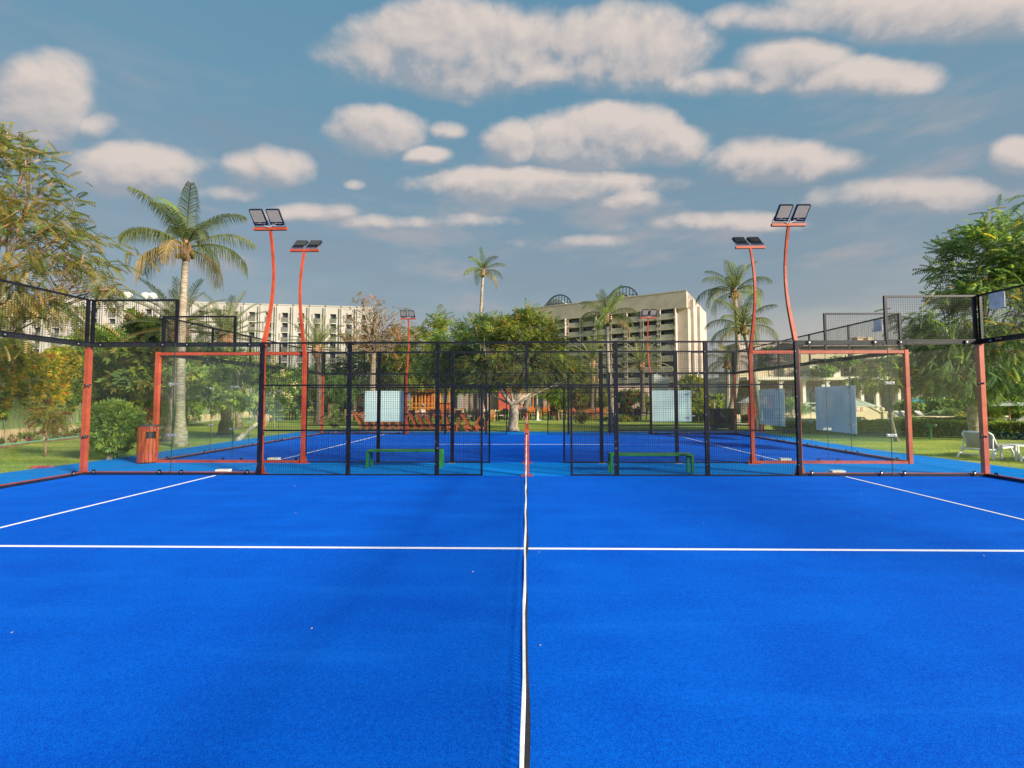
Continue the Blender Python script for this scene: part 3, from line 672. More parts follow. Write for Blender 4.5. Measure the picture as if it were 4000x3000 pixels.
palm('grey date palm in front of the tan hotel, left of its floodlight pole', (at(2310, 1600, 50)[0], 50, 0), at(2312, 1420, 50), .28, 3.6, 24, 'date', seed=17)
palm('grey date palm in front of the tan hotel, under its floodlight pole', (at(2510, 1600, 50)[0], 50, 0), at(2505, 1430, 50), .28, 3.8, 26, 'date', seed=18)
palm('small thin palm low in front of the tan hotel facade', (at(2330, 1600, 54)[0], 54, 0), at(2330, 1345, 54), .18, 1.7, 14, seed=19)
palm('leaning pale palm trunk behind the central forked tree', G(2040, 1632), at(2078, 1490, 42), .30, 2.0, 10, seed=20)

# ---- trees near the courts
tree('feathery_tree', 'large airy tree with tan branches and gold-green leaves at the left edge', 'tree', (-18.9, 14.0), 13.2,
     [(20, 600, 120, 90), (110, 720, 150, 70), (230, 790, 110, 45), (60, 870, 150, 90), (240, 900, 130, 45), (150, 1010, 150, 70), (330, 1010, 110, 40), (440, 960, 80, 28), (300, 1110, 130, 40), (400, 1135, 60, 24), (80, 1170, 150, 70), (240, 1210, 150, 60), (380, 1250, 70, 30), (-160, 800, 200, 260), (-140, 1150, 200, 180), (10, 1290, 70, 20)],
     230, 9, .40, 'olive mid dark gold dry', [.50, .06, .16, .14, .14], PIN, BARKO, .17, fork=(-18.4, 13.6, 3.2), limbs=46, spread=.50, droop=.55, seed=21, twig=.018)
tree('shade_tree', 'large dense tree with long drooping leaves at the right edge', 'tree', (18.37, 19.0), 18.2,
     [(3960, 870, 110, 60), (3830, 945, 120, 50), (3960, 1010, 150, 80), (3780, 1040, 100, 40), (3900, 1130, 160, 70), (3740, 1160, 90, 40), (3600, 1250, 110, 45), (3520, 1330, 90, 45), (3700, 1300, 150, 80), (3880, 1320, 180, 100), (3780, 1440, 200, 90), (3620, 1415, 110, 48), (3690, 1475, 110, 34), (3900, 1485, 170, 50), (4150, 1080, 220, 250), (4120, 1420, 200, 105)],
     380, 15, .48, 'dark mid blue lime yellow gold', [.58, .12, .25, .01, .01, .03], PIN, BARKL, .17, fork=(18.5, 19.1, 2.0), limbs=34, spread=.50, droop=.55, seed=22)
tree('small_tree', 'small low-branched tree between the glass court and the sunny hedge', 'tree', (14.89, 18.63), 18.6,
     [(3470, 1440, 90, 30), (3390, 1480, 60, 18), (3530, 1470, 60, 35), (3450, 1500, 70, 20), (3530, 1420, 50, 25)], 60, 12, .26, 'mid lime dark yellow', [.4, .25, .25, .1], PIN, BARK, .055, fork=(14.5, 18.6, 2.2), limbs=14, spread=.3, seed=23)
tree('forked_tree', 'forked pale-trunked tree standing right behind the net opening', 'tree', (-.74, 24.3), 25.0,
     [(2060, 1290, 130, 75), (1950, 1340, 110, 90), (2130, 1345, 85, 60), (2215, 1430, 70, 55), (2080, 1430, 190, 80), (1900, 1450, 120, 70), (2190, 1480, 110, 30), (2000, 1490, 90, 25), (2080, 1250, 70, 40), (2280, 1470, 60, 50)],
     270, 24, .30, 'mid olive dark lime gold blue', [.24, .28, .16, .10, .14, .08], PIN5, BARKL, .24, fork=(-.75, 24.3, 1.35), limbs=20, spread=.42, droop=.25, seed=24)
tree('leafy_tree', 'dark bushy tree left of the central forked tree, around the lone palm', 'tree', (-2.49, 24.9), 27.5,
     [(1850, 1290, 90, 60), (1770, 1340, 90, 60), (1900, 1240, 55, 30), (1830, 1410, 120, 70), (1720, 1420, 80, 60), (1800, 1475, 120, 30), (1930, 1300, 70, 60)],
     200, 20, .32, 'dark mid blue olive lime', [.32, .26, .2, .14, .08], PIN5, BARK, .14, limbs=14, spread=.45, seed=25)
tree('leafy_tree', 'yellow-green tree left of the gate, behind the thin far floodlight pole', 'tree', (-13.4, 44), 44,
     [(1700, 1260, 55, 45), (1630, 1340, 90, 70), (1560, 1400, 90, 60), (1680, 1420, 110, 60), (1620, 1470, 130, 35), (1720, 1475, 80, 30)],
     190, 12, .62, 'lime mid olive dark gold', [.32, .24, .2, .12, .12], PIN5, BARK, .22, limbs=14, spread=.7, seed=26)
tree('leafy_tree', 'dark green tree low at left, in front of the white hotel', 'tree', (-17.5, 46), 46,
     [(1390, 1430, 80, 60), (1460, 1490, 90, 50), (1340, 1500, 90, 50), (1500, 1420, 60, 70)], 130, 12, .62, 'dark blue mid olive', [.35, .25, .25, .15], PIN5, BARK, .2, limbs=12, spread=.7, seed=27)
tree('bare_tree', 'tall bare-twigged tree with few orange leaves beside the white hotel', 'tree', (at(1455, 1600, 41)[0], 41), 41,
     [(1430, 1230, 100, 90), (1520, 1250, 90, 70), (1390, 1310, 90, 60), (1470, 1350, 120, 60), (1580, 1290, 80, 45)], 150, 3, .42, 'orange gold olive', [.35, .35, .3], PIN5, BARK, .26, limbs=95, spread=.6, seed=28, sub=5, twig=.026)
tree('flowering_tree', 'low tree with cream blossom clusters and a slanting pale trunk', 'tree', (-12.0, 18.6), 18.8,
     [(970, 1450, 110, 50), (1080, 1480, 80, 60), (880, 1480, 60, 50), (1000, 1560, 120, 35), (1110, 1560, 50, 40), (930, 1400, 60, 25)], 120, 14, .24, 'lime mid dark', [.3, .45, .25], LEAF, BARKL, .09, fork=(-11.2, 18.7, .75), limbs=16, spread=.32, droop=.1, seed=29)
rg = np.random.default_rng(5); k_ = 26; bp = np.array([at(rg.uniform(900, 1150), rg.uniform(1400, 1560), 18.1+rg.random()*.8) for _ in range(k_)]); bp = np.repeat(bp, 16, 0)+rg.normal(size=(k_*16, 3))*np.array((.06, .06, .11))
bl = foliage('blossom', bp-np.array((-12.0, 18.6, -.02)), rg.normal(size=bp.shape), np.full(len(bp), .06), ROUND, [LM['cream']], None); bl.parent = [o for o in COL.objects if o.name == 'flowering_tree'][0]
tree('leafy_tree', 'bright yellow-green tree between the tall palm and the ivy fence', 'tree', (-16.6, 21), 21,
     [(600, 1290, 80, 50), (540, 1390, 80, 70), (630, 1410, 90, 80), (720, 1470, 80, 60), (560, 1480, 90, 40)], 150, 13, .40, 'lime mid olive gold dark', [.3, .28, .18, .12, .12], TUFT, BARK, .14, limbs=12, spread=.45, seed=30)
tree('leafy_tree', 'deep green tree behind the tall palm, beside the flowering tree', 'tree', (-17.2, 27), 27,
     [(780, 1440, 90, 70), (860, 1500, 90, 50), (740, 1520, 90, 40), (830, 1400, 60, 40)], 120, 13, .48, 'mid dark blue olive', [.3, .3, .2, .2], TUFT, BARK, .15, limbs=12, spread=.5, seed=31)
tree('leafy_tree', 'dark tree with an orange trunk near the brick kiosk', 'tree', G(1285, 1640)[:2], G(1285, 1640)[1],
     [(1290, 1500, 80, 30), (1340, 1530, 60, 30), (1240, 1520, 50, 30)], 80, 11, .45, 'dark mid blue', [.4, .3, .3], PIN5, BARKO, .2, fork=tuple(at(1290, 1575, G(1285, 1640)[1])), limbs=10, spread=.5, seed=32)
tree('sapling', 'young tree with reddish-tipped leaves in front of the ivy fence', 'sapling', (-14.51, 13.41), 13.4,
     [(180, 1620, 55, 30), (200, 1660, 50, 25), (150, 1600, 40, 25), (220, 1600, 40, 25), (175, 1570, 40, 15)], 34, 7, .22, 'olive gold mid wine', [.35, .25, .25, .15], PIN, BARKO, .022, limbs=14, spread=.16, droop=.25, seed=33, twig=.005)
tree('sapling', 'thin staked sapling on the lawn left of the red rear pole', 'sapling', (-13.8, 24.64), 24.6,
     [(1072, 1560, 30, 40)], 10, 6, .2, 'mid lime', [.6, .4], PIN, BARKL, .025, limbs=6, spread=.15, seed=34, twig=.006)
tree('sapling', 'small leafy sapling behind the far glass of the rear court', 'sapling', G(1312, 1690)[:2], G(1312, 1690)[1],
     [(1315, 1640, 26, 30), (1310, 1600, 15, 15)], 22, 8, .17, 'mid dark olive', [.4, .3, .3], LEAF, BARKO, .02, limbs=8, spread=.12, seed=35, twig=.006)
tree('sapling', 'slim young tree left of the dark gap in the right gate mesh', 'sapling', G(2182, 1642)[:2], G(2182, 1642)[1],
     [(2195, 1545, 55, 30), (2150, 1535, 40, 20)], 46, 10, .42, 'lime mid dark', [.4, .35, .25], PIN5, BARKO, .06, limbs=8, spread=.35, droop=.5, seed=36)
tree('vine_shrub', 'loose climbing shrub with bare knotted base right of the gate', 'shrub', (3.55, 30), 30,
     [(2262, 1560, 35, 40), (2270, 1620, 30, 30), (2255, 1520, 30, 25)], 50, 10, .2, 'olive mid gold wine', [.4, .25, .2, .15], LEAF, BARKL, .04, limbs=10, spread=.25, seed=37)
tree('clipped_tree', 'round yellow-green clipped tree in front of the right rear mesh', 'tree', G(2728, 1650)[:2], G(2728, 1650)[1],
     [(2700, 1520, 55, 60), (2740, 1580, 50, 35), (2680, 1580, 50, 40)], 170, 14, .18, 'lime yellow mid', [.5, .2, .3], ROUND, BARKL, .05, limbs=10, spread=.3, seed=38)
tree('clipped_tree', 'lower yellow-green tree behind the big black box', 'tree', G(2790, 1652)[:2], 36, [(2800, 1570, 45, 30)], 60, 12, .2, 'lime mid', [.6, .4], ROUND, BARKL, .05, limbs=8, spread=.3, seed=39)
tree('flower_shrub', 'tall shrub with coral flowers against the pink garden wall', 'shrub', G(2450, 1640)[:2], G(2450, 1640)[1],
     [(2448, 1570, 22, 22), (2440, 1600, 25, 20)], 40, 10, .2, 'dark mid coral', [.45, .35, .2], ROUND, BARK, .03, limbs=8, spread=.25, seed=40)
tree('climber', 'dark climbing plant spread over the pink garden wall', 'climbing plant', (at(2510, 1620, 52)[0], 52), 52,
     [(2480, 1545, 45, 20), (2520, 1580, 30, 35), (2440, 1550, 30, 20)], 60, 9, .4, 'dark mid olive orange', [.4, .3, .2, .1], TUFT, BARK, .06, limbs=10, spread=.4, seed=41)
tree('low_shrub', 'low yellow-green shrub bed right of the gate on the lawn', 'shrub', G(2428, 1645)[:2], G(2428, 1645)[1], [(2400, 1637, 40, 11), (2450, 1637, 45, 12)], 70, 12, .16, 'gold lime mid', [.4, .3, .3], TUFT, BARK, .03, limbs=4, spread=.2, seed=42)
# clipped round bush beside the bin
tree('round_bush', 'dense round clipped bush with glossy leaves beside the wooden bin', 'bush', (-11.88, 12.67), 12.75,
     [(448, 1672, 96, 108), (448, 1640, 80, 80)], 420, 13, .155, 'dark mid lime', [.40, .48, .12], LEAF, BARK, .05, limbs=30, spread=.12, droop=-.1, up_=.25, seed=43, surf=.72, twig=.008)
b = MB(); 
tree('topiary', 'small wine-red ball shrub on thin stems by the fence', 'shrub', G(565, 1702)[:2], G(565, 1702)[1], [(567, 1618, 32, 20)], 60, 8, .14, 'wine olive', [.8, .2], LEAF, BARK, .025, limbs=10, spread=.16, seed=44)
# wood of distant trees behind restaurant and hotels
for i, (x, y, rx, ry, Y, s, lb) in enumerate([
        (1240, 1500, 110, 60, 58, 'dark mid blue', 'dark spreading tree far behind the low date palm'), (1120, 1520, 90, 60, 60, 'mid dark olive', 'round dark tree behind the flowering tree, far off'),
        (1000, 1480, 120, 80, 62, 'dark mid olive', 'broad dark tree in front of the white hotel base, left part'), (1330, 1560, 80, 40, 64, 'dark mid blue', 'low dark tree left of the striped kiosk'),
        (1560, 1490, 100, 28, 60, 'lime olive mid', 'low yellow-green tree above the wooden play house'), (1740, 1480, 110, 30, 58, 'dark mid lime', 'low dark tree above the restaurant tables, left'),
        (1840, 1440, 120, 70, 60, 'mid dark blue', 'tall dark tree far behind the leafy tree'), (2320, 1540, 45, 24, 56, 'lime gold mid', 'small yellow tree in front of the red building'),
        (560, 1420, 150, 80, 60, 'mid olive dark', 'broad tree behind the ivy fence left of the tall palm'), (740, 1400, 120, 70, 58, 'olive dark mid', 'olive tree behind the ivy fence, right of the tall palm'), (420, 1360, 90, 60, 40, 'mid dark lime', 'green tree rising behind the ivy fence corner'),
        (3020, 1400, 40, 30, 62, 'blue mid dark', 'distant tree left of the villa roof terrace'), (3060, 1420, 80, 22, 75, 'blue mid dark', 'distant dark trees left of the villa')]):
    tree('distant_tree', lb, 'tree', (at(x, 1600, Y)[0], Y), Y, [(x, y, rx, ry), (x-rx*.5, y+ry*.5, rx*.6, ry*.6), (x+rx*.5, y+ry*.5, rx*.6, ry*.6), (x, y-ry*.6, rx*.5, ry*.5)],
         90, 10, .85, s, [.4, .33, .27], PIN5, BARK, .25, limbs=8, spread=.9, seed=60+i, group='trees in the middle distance')

# ------------------------------------------------------------------ left boundary: wall, green screen, ivy
CREAM = mat('cream_plaster', (.60, .50, .31), .9, 0, (.42, .33, .20), 2.2, 5, .2)
SCREEN = mat('green_windscreen', (.20, .30, .12), .85, 0, (.12, .20, .075), 1.4, 5, .2, stretch=(1, 1, .35))
w0 = np.array((-17.6, 8.2)); w1 = np.array((-20.5, 18.6)); w2 = np.array((-24.8, 33.5)); w3 = np.array((-27, 45))
def wallrun(a, c, lab):
    L = float(np.linalg.norm(c-a)); rz = math.atan2(c[1]-a[1], c[0]-a[0])
    t = thing('boundary_wall', lab, 'wall', (a[0], a[1], -.02), rz)
    MB().box(0, L, 0, .22, 0, .58).build('low_wall', CREAM, t)
    MB().box(0, L, .05, .09, .58, 3.3).build('green_screen', SCREEN, t)
    for i in range(int(L/2.9)+1): bx('post', GREENP, t, i*2.9, i*2.9+.06, .10, .16, 0, 3.4)
    MB().box(0, L, -.32, -.20, 0, .06).build('teal_kerb', mat('teal_paint', (.16, .42, .30), .6), t)
    return t
wallrun(w0, w1-np.array((0, .01)), 'cream wall with green screen behind the sapling at left')
wallrun(w1, w2-np.array((0, .01)), 'cream wall with green screen running away behind the round bush')
wallrun(w2, w3, 'far stretch of cream wall behind the flowering tree')
SOIL = mat('bare_soil', (.32, .17, .09), .95, 0, (.20, .11, .06), 3, 5, .5)
b = MB()
for a, c in ((w0, w1), (w1, w2), (w2, w3)):
    d = (c-a)/np.linalg.norm(c-a); n_ = np.array((d[1], -d[0])); m = 10
    for i in range(m):
        p = a+(c-a)*i/m; q = a+(c-a)*(i+1)/m; e1 = .95+.35*math.sin(p[1]*1.7); e2 = .95+.35*math.sin(q[1]*1.7)
        b.quad((p[0], p[1], -.010), (p[0]+n_[0]*e1, p[1]+n_[1]*e1, -.010), (q[0]+n_[0]*e2, q[1]+n_[1]*e2, -.010), (q[0], q[1], -.010))
b.build('soil_strip', SOIL, kind='structure')
def ivy(a, c, z0, z1, K, mats, wts, lab, seed, hang=14):
    rng = np.random.default_rng(seed); L = np.linalg.norm(c-a); d = (c-a)/L; nn = np.array((d[1], -d[0]))
    s = rng.random(K)*L; prof = .5+.5*np.sin(s*1.9+seed)*np.sin(s*.7+1); lowz = z0+(prof-.5)*.5
    z = lowz+(z1+.25*np.sin(s*2.3+seed)-lowz)*rng.random(K)**.8; dep = .12+.45*rng.random(K)*np.clip((z-z0)/(z1-z0)*1.3, .15, 1)
    P = np.stack((a[0]+d[0]*s+nn[0]*dep, a[1]+d[1]*s+nn[1]*dep, z), 1)
    H = []
    for i in range(hang):                # hanging strands
        s0 = rng.random()*L; zz = z0-rng.random()*1.1; m = int(40*rng.random())+20; u = rng.random(m)
        H.append(np.stack((a[0]+d[0]*s0+nn[0]*.15+rng.normal(size=m)*.07, a[1]+d[1]*s0+nn[1]*.15+rng.normal(size=m)*.07, zz+(z0+.4-zz)*u), 1))
    P = np.concatenate([P]+H); D = rng.normal(size=P.shape)*.6+np.array((nn[0], nn[1], -.5)); base = np.array((a[0], a[1], 0))
    t = thing('ivy', lab, 'ivy', base)
    foliage('leaves', P-base, D, .16+.09*rng.random(len(P)), ROUND, mset(mats), t, wts, rng)
    b = MB()
    for i in range(hang*2):
        s0 = rng.random()*L; x, y = a+d*s0+nn*.03; b.tube([(x-base[0]+.05*math.sin(q*7+i), y-base[1], q*z0+.02) for q in np.linspace(0, 1.1, 6)], .012, 4)
    b.build('stems', BARK, t)
ivy(w0+(w1-w0)*.62, w1+(w2-w1)*.115, 2.0, 3.75, 4800, 'yellow lime orange mid', [.46, .34, .05, .15], 'golden yellow ivy tumbling over the green screen at the left edge', 3, 16)
ivy(w1+(w2-w1)*.10, w1+(w2-w1)*.32, 1.9, 3.7, 3600, 'dark mid lime', [.45, .40, .15], 'dark green ivy on the fence behind the left red corner post', 4, 14)
ivy(w1+(w2-w1)*.30, w1+(w2-w1)*.58, 1.7, 3.6, 3400, 'mid dark lime yellow', [.36, .34, .18, .12], 'ivy on the fence above the wooden bin', 5, 14)
ivy(w1+(w2-w1)*.56, w2+(w3-w2)*.5, 1.3, 3.6, 4600, 'dark mid blue lime', [.4, .3, .15, .15], 'far dark ivy on the fence behind the tall palm trunk', 6, 16)
# weeds at the wall foot, pink flowers, grass
rg = np.random.default_rng(9); s = rg.random(700); P = np.stack((w0[0]+(w2[0]-w0[0])*s, w0[1]+(w2[1]-w0[1])*s, np.zeros(700)), 1); P[:, 0] += .25+rg.random(700)*.3+.0*s; P[:, 1] += rg.normal(size=700)*.1
s2 = P[:, 1]; P[:, 0] = np.where(s2 < w1[1], w0[0]+(w1[0]-w0[0])*(s2-w0[1])/(w1[1]-w0[1]), w1[0]+(w2[0]-w1[0])*(s2-w1[1])/(w2[1]-w1[1]))+.14+rg.random(700)*.22; P[:, 2] = rg.random(700)*.30
foliage('weeds', P, rg.normal(size=P.shape)*.5+np.array((0, 0, .8)), .10+.16*rg.random(700), LEAF, mset('olive wine mid'), None, [.4, .2, .4], rg, kind='stuff', label='low reddish weeds along the foot of the cream wall')
p0 = gr(165, 1828); P = rg.normal(size=(70, 3))*np.array((.12, .05, 0))+np.array((p0[0], p0[1], .03))
foliage('fallen_blossom', P, rg.normal(size=P.shape), np.full(70, .04), ROUND, mset('pink'), None, None, rg, kind='stuff', label='pink fallen petals at the edge of the blue surround')
def grass(K, x0, x1, y0, y1, keep, h, seed):
    rng = np.random.default_rng(seed); x = rng.uniform(x0, x1, K*2); y = y0+(y1-y0)*rng.random(K*2)**1.5; m = keep(x, y); x = x[m][:K]; y = y[m][:K]
    P = np.stack((x, y, np.full(len(x), -.018)), 1); return P, rng.normal(size=P.shape)*.35+np.array((0, 0, 1)), h*(.6+.8*rng.random(len(x)))
edge = lambda y: np.interp(y, [-8, 9, 13, 19, 24.1, 24.2], [12.3, 12.3, 11.95, 12.0, 12.0, 0])
Ps = [grass(9000, -20, -12, 8.5, 26, lambda x, y: -x > edge(y)+.05, .055, 1), grass(9000, 11.6, 22, 8.5, 24, lambda x, y: x > edge(y)-.1+.1*(y > 9), .055, 2), grass(5000, -14, 14, 24.15, 34, lambda x, y: x > -99, .06, 3)]
foliage('grass_blades', np.concatenate([p[0] for p in Ps]), np.concatenate([p[1] for p in Ps]), np.concatenate([p[2] for p in Ps]), BLADE, [leafmat('grass_blade', (.30, .42, .07), (.16, .26, .045)), leafmat('grass_dry', (.42, .37, .12), (.28, .26, .08))], None, [.8, .2], kind='stuff')
# pale crumbs of sand and leaf litter on the turf
b = MB(); rr = random.Random(4)
for i in range(46):
    x = rr.uniform(-9, 9); y = rr.uniform(1.5, 9.6) if i % 3 else rr.uniform(10.2, 12); s = rr.uniform(.003, .008); a = rr.random()*3
    b.beam((x, y, .008), (x+s*2*math.cos(a), y+s*2*math.sin(a), .012), s, .004)
b.build('litter_crumbs', mat('dry_litter', (.55, .45, .30), .9), None, kind='stuff')

# ------------------------------------------------------------------ right garden: hedges, pool, villa
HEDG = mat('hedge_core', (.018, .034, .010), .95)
def hedge(a, c, wd, h, K, mats, wts, lab, seed, size=.05, nm='hedge'):
    a = np.array(a, float); c = np.array(c, float); L = np.linalg.norm(c-a); d = (c-a)/L; rz = math.atan2(d[1], d[0]); rng = np.random.default_rng(seed)
    t = thing(nm, lab, 'hedge', (a[0], a[1], -.02), rz)
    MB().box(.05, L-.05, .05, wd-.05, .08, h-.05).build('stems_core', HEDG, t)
    A = [L*h, L*wd, wd*h*2]; f = rng.choice(3, size=K, p=np.array(A)/sum(A)); u = rng.random((K, 2)); P = np.zeros((K, 3)); N = np.zeros((K, 3))
    q = f == 0; P[q] = np.stack((u[q, 0]*L, rng.normal(size=q.sum())*.02, .06+u[q, 1]*(h-.06)), 1); N[q] = (0, -1, .3)
    q = f == 1; P[q] = np.stack((u[q, 0]*L, u[q, 1]*wd, h+rng.normal(size=q.sum())*.02), 1); N[q] = (0, 0, 1)
    q = f == 2; P[q] = np.stack((np.where(rng.random(q.sum()) < .5, 0, L), u[q, 0]*wd, u[q, 1]*h), 1); N[q] = (0, 0, .5)
    P[:, 2] += .02*np.sin(P[:, 0]*3+seed)
    foliage('leaves', P, N+rng.normal(size=P.shape)*.5, size*(.7+.7*rng.random(K)), TUFT, mset(mats), t, wts, rng)
    return t
hedge((12.9, 23.2), (20.6, 19.1), .9, .67, 9000, 'dark mid lime', [.5, .35, .15], 'long low clipped hedge behind the loungers, right side', 1, .075)
hedge((20.6, 19.1), (25.5, 16.4), .9, .67, 3500, 'dark mid blue', [.5, .3, .2], 'shaded near end of the clipped hedge at the right edge', 2, .075)
hedge(G(2706, 1650)[:2], G(2790, 1650)[:2], 1.0, .62, 1200, 'dark mid blue', [.5, .3, .2], 'short dark hedge under the clipped yellow tree', 3, .1)
hedge((23.5, 29.2), (28.6, 27.8), .8, .5, 2200, 'dark mid', [.6, .4], 'second low hedge round the pool deck planting', 4, .09)
hedge(G(2895, 1652)[:2], (16.9, 31.6), .8, .55, 900, 'dark mid', [.6, .4], 'short hedge between the red pole and the palm trunks', 5, .1)
tree('low_shrub', 'bright lime rounded shrub at the left end of the long hedge', 'shrub', (13.2, 23.6), 23.8, [(3080, 1652, 45, 20), (3050, 1665, 25, 18)], 80, 12, .11, 'lime yellow mid', [.6, .2, .2], ROUND, BARK, .03, limbs=6, spread=.15, seed=71)
tree('low_shrub', 'round silver-green shrub by the pool deck loungers', 'shrub', G(3675, 1655)[:2], 33, [(3675, 1625, 32, 18)], 70, 12, .16, 'silver blue', [.8, .2], LEAF, BARK, .03, limbs=6, spread=.2, seed=72, surf=.75)
tree('low_shrub', 'dark round shrub right of the silver-green one', 'shrub', G(3725, 1655)[:2], 32, [(3722, 1622, 28, 20)], 60, 12, .18, 'dark blue wine', [.6, .25, .15], PIN5, BARK, .03, limbs=6, spread=.2, seed=73)
tree('low_shrub', 'loose flowering shrub beside the shade tree trunk', 'shrub', G(3760, 1655)[:2], 31, [(3762, 1635, 22, 14)], 26, 9, .16, 'olive orange mid', [.4, .2, .4], LEAF, BARK, .03, limbs=6, spread=.2, seed=74)
tree('low_shrub', 'tall yellow-green shrub right of the front red corner post', 'shrub', (at(3865, 1640, 24)[0], 24), 24, [(3862, 1600, 24, 35), (3870, 1640, 30, 22)], 50, 12, .26, 'lime mid', [.5, .5], BLADE, BARK, .03, limbs=6, spread=.25, up_=.9, seed=75)
tree('cycad', 'spiky green cycad at the right edge beneath the white parasol', 'shrub', (at(3990, 1640, 27)[0], 27), 27, [(3985, 1600, 40, 30)], 30, 10, .7, 'mid lime', [.6, .4], PIN, BARK, .1, limbs=4, spread=.25, up_=.8, seed=76)
hedge((29.5, 33.5), (40, 31.5), 1.2, 1.5, 3500, 'mid dark blue', [.4, .4, .2], 'tall green hedge behind the white parasol at the right edge', 6, .18)
tree('low_shrub', 'spiky dark yucca in front of the stair wall', 'shrub', G(3095, 1640)[:2], 40, [(3095, 1590, 40, 14), (3060, 1605, 30, 8), (3130, 1605, 30, 8)], 50, 10, .42, 'blue dark mid', [.4, .3, .3], BLADE, BARK, .06, limbs=4, spread=.4, up_=.6, seed=77)
for i, (x, y, rx, ry, Y, lb) in enumerate([(3560, 1590, 50, 18, 41, 'green hedge bush under the terrace railing, behind the teal parasols'), (3640, 1580, 60, 22, 42, 'green bushes behind the pool loungers'), (3760, 1590, 70, 30, 44, 'dark bushes behind the shade tree trunk'), (3900, 1600, 60, 30, 44, 'dark bushes behind the white parasol'), (3050, 1580, 60, 12, 44, 'low planting under the white balustrade')]):
    tree('garden_bush', lb, 'bush', (at(x, 1600, Y)[0], Y), Y, [(x, y, rx, ry)], 70, 11, .36, 'mid dark blue', [.4, .4, .2], TUFT, BARK, .05, limbs=5, spread=.4, seed=80+i, group='bushes by the pool terrace')

PAVE = mat('pale_paving', (.56, .49, .38), .8, 0, (.46, .40, .31), 1.2, 4)
MB().prism([(14.5, 30.5), (24, 26.5), (60, 22), (70, 47), (14.5, 47)], 'z', -.013, -.004).build('pool_deck', PAVE, kind='structure')
POOL = mat('pool_water', (.08, .42, .55), .08, 0, (.06, .36, .50), 2, 3, .15, 8, spec=.8)
MB().prism([(16.5, 33), (24.5, 32), (24.5, 36.5), (16.5, 37)], 'z', -.004, .0).build('pool_water', POOL, kind='structure')
MB().prism([(25, 25.5), (33, 24.5), (34, 29), (27.5, 29.5)], 'z', -.004, .002).build('pool_water', POOL, kind='structure')
STUC = mat('beige_stucco', (.64, .53, .37), .9, 0, (.56, .46, .31), 1.1, 4, .15)
STUW = mat('white_stucco', (.72, .68, .60), .9, 0, (.62, .58, .50), 1.1, 4, .1)
MB().box(0, 12, 0, .5, -.02, .42).box(-.05, 12.05, -.06, .56, .42, .52).build('planter_wall', STUC, None, False, (26.5, 31.6, 0), label='low beige planter wall beside the pool at the right edge', cat='wall')
MB().box(0, 8, 0, .4, -.02, .34).build('planter_wall', STUC, None, False, (18.2, 40.5, 0), label='low beige planter wall left of the stair wall', cat='wall').rotation_euler.z = .02
def stairwall():
    Y = 30; t = thing('stair_wall', 'beige curved stair wall with stone ball and red sign', 'wall', (at(3300, 1600, Y)[0], Y, -.02)); o = at(3300, 1600, Y)[0]
    X = lambda x: at(x, 1600, Y)[0]-o; Z = lambda y: at(3400, y, Y)[2]+.02
    MB().prism([(X(3220), 0), (X(3270), 0), (X(3325), Z(1628)), (X(3375), Z(1628)), (X(3410), 0), (X(3450), 0), (X(3450), Z(1618)), (X(3395), Z(1590)), (X(3378), Z(1584)), (X(3220), Z(1584))], 'y', 0, .35).build('wall', STUC, t)
    MB().prism([(X(3215), Z(1584)), (X(3380), Z(1584)), (X(3398), Z(1590)), (X(3447), Z(1616)), (X(3447), Z(1611)), (X(3400), Z(1585)), (X(3382), Z(1578)), (X(3215), Z(1578))], 'y', -.06, .41).build('coping', STUC, t)
    MB().box(X(3320), X(3378), .36, .40, 0, Z(1624)).build('arch_panel', mat('teal_tile', (.05, .30, .40), .3), t)  # teal panel closing the arch from behind
    MB().box(X(3446), X(3461), -.08, .44, 0, Z(1612)).box(X(3443), X(3464), -.13, .49, Z(1612), Z(1607)).build('pillar', STUC, t)
    MB().lathe([(.03, 0)]+[(.14*math.sin(math.pi*q/10), .14-.14*math.cos(math.pi*q/10)) for q in range(1, 10)]+[(.02, .28)], ((X(3446)+X(3461))/2, .18, Z(1607)), 16).build('stone_ball', STUC, t, True)
    s = MB().box(X(3346), X(3357), -.02, -.001, Z(1607), Z(1588)).build('sign', WHITE, t)
    m = mat('sign_red', (.62, .06, .05), .5)
    MB().box(X(3347), X(3356), -.026, -.021, Z(1606), Z(1603)).box(X(3347), X(3356), -.026, -.021, Z(1601), Z(1599.6)).build('sign_text', m, s)
    MB().lathe([(.045, 0), (.045, .006)], (0, 0, 0), 12).build('sign_symbol', m, s, False, ((X(3346)+X(3357))/2, -.022, Z(1593))).rotation_euler.x = math.pi/2
    for x in (3333, 3343, 3360, 3367): bx('tile_strip', mat('terracotta', (.50, .20, .12), .7), t, X(x), X(x)+.05, -.012, -.001, Z(1608), Z(1590))
stairwall()
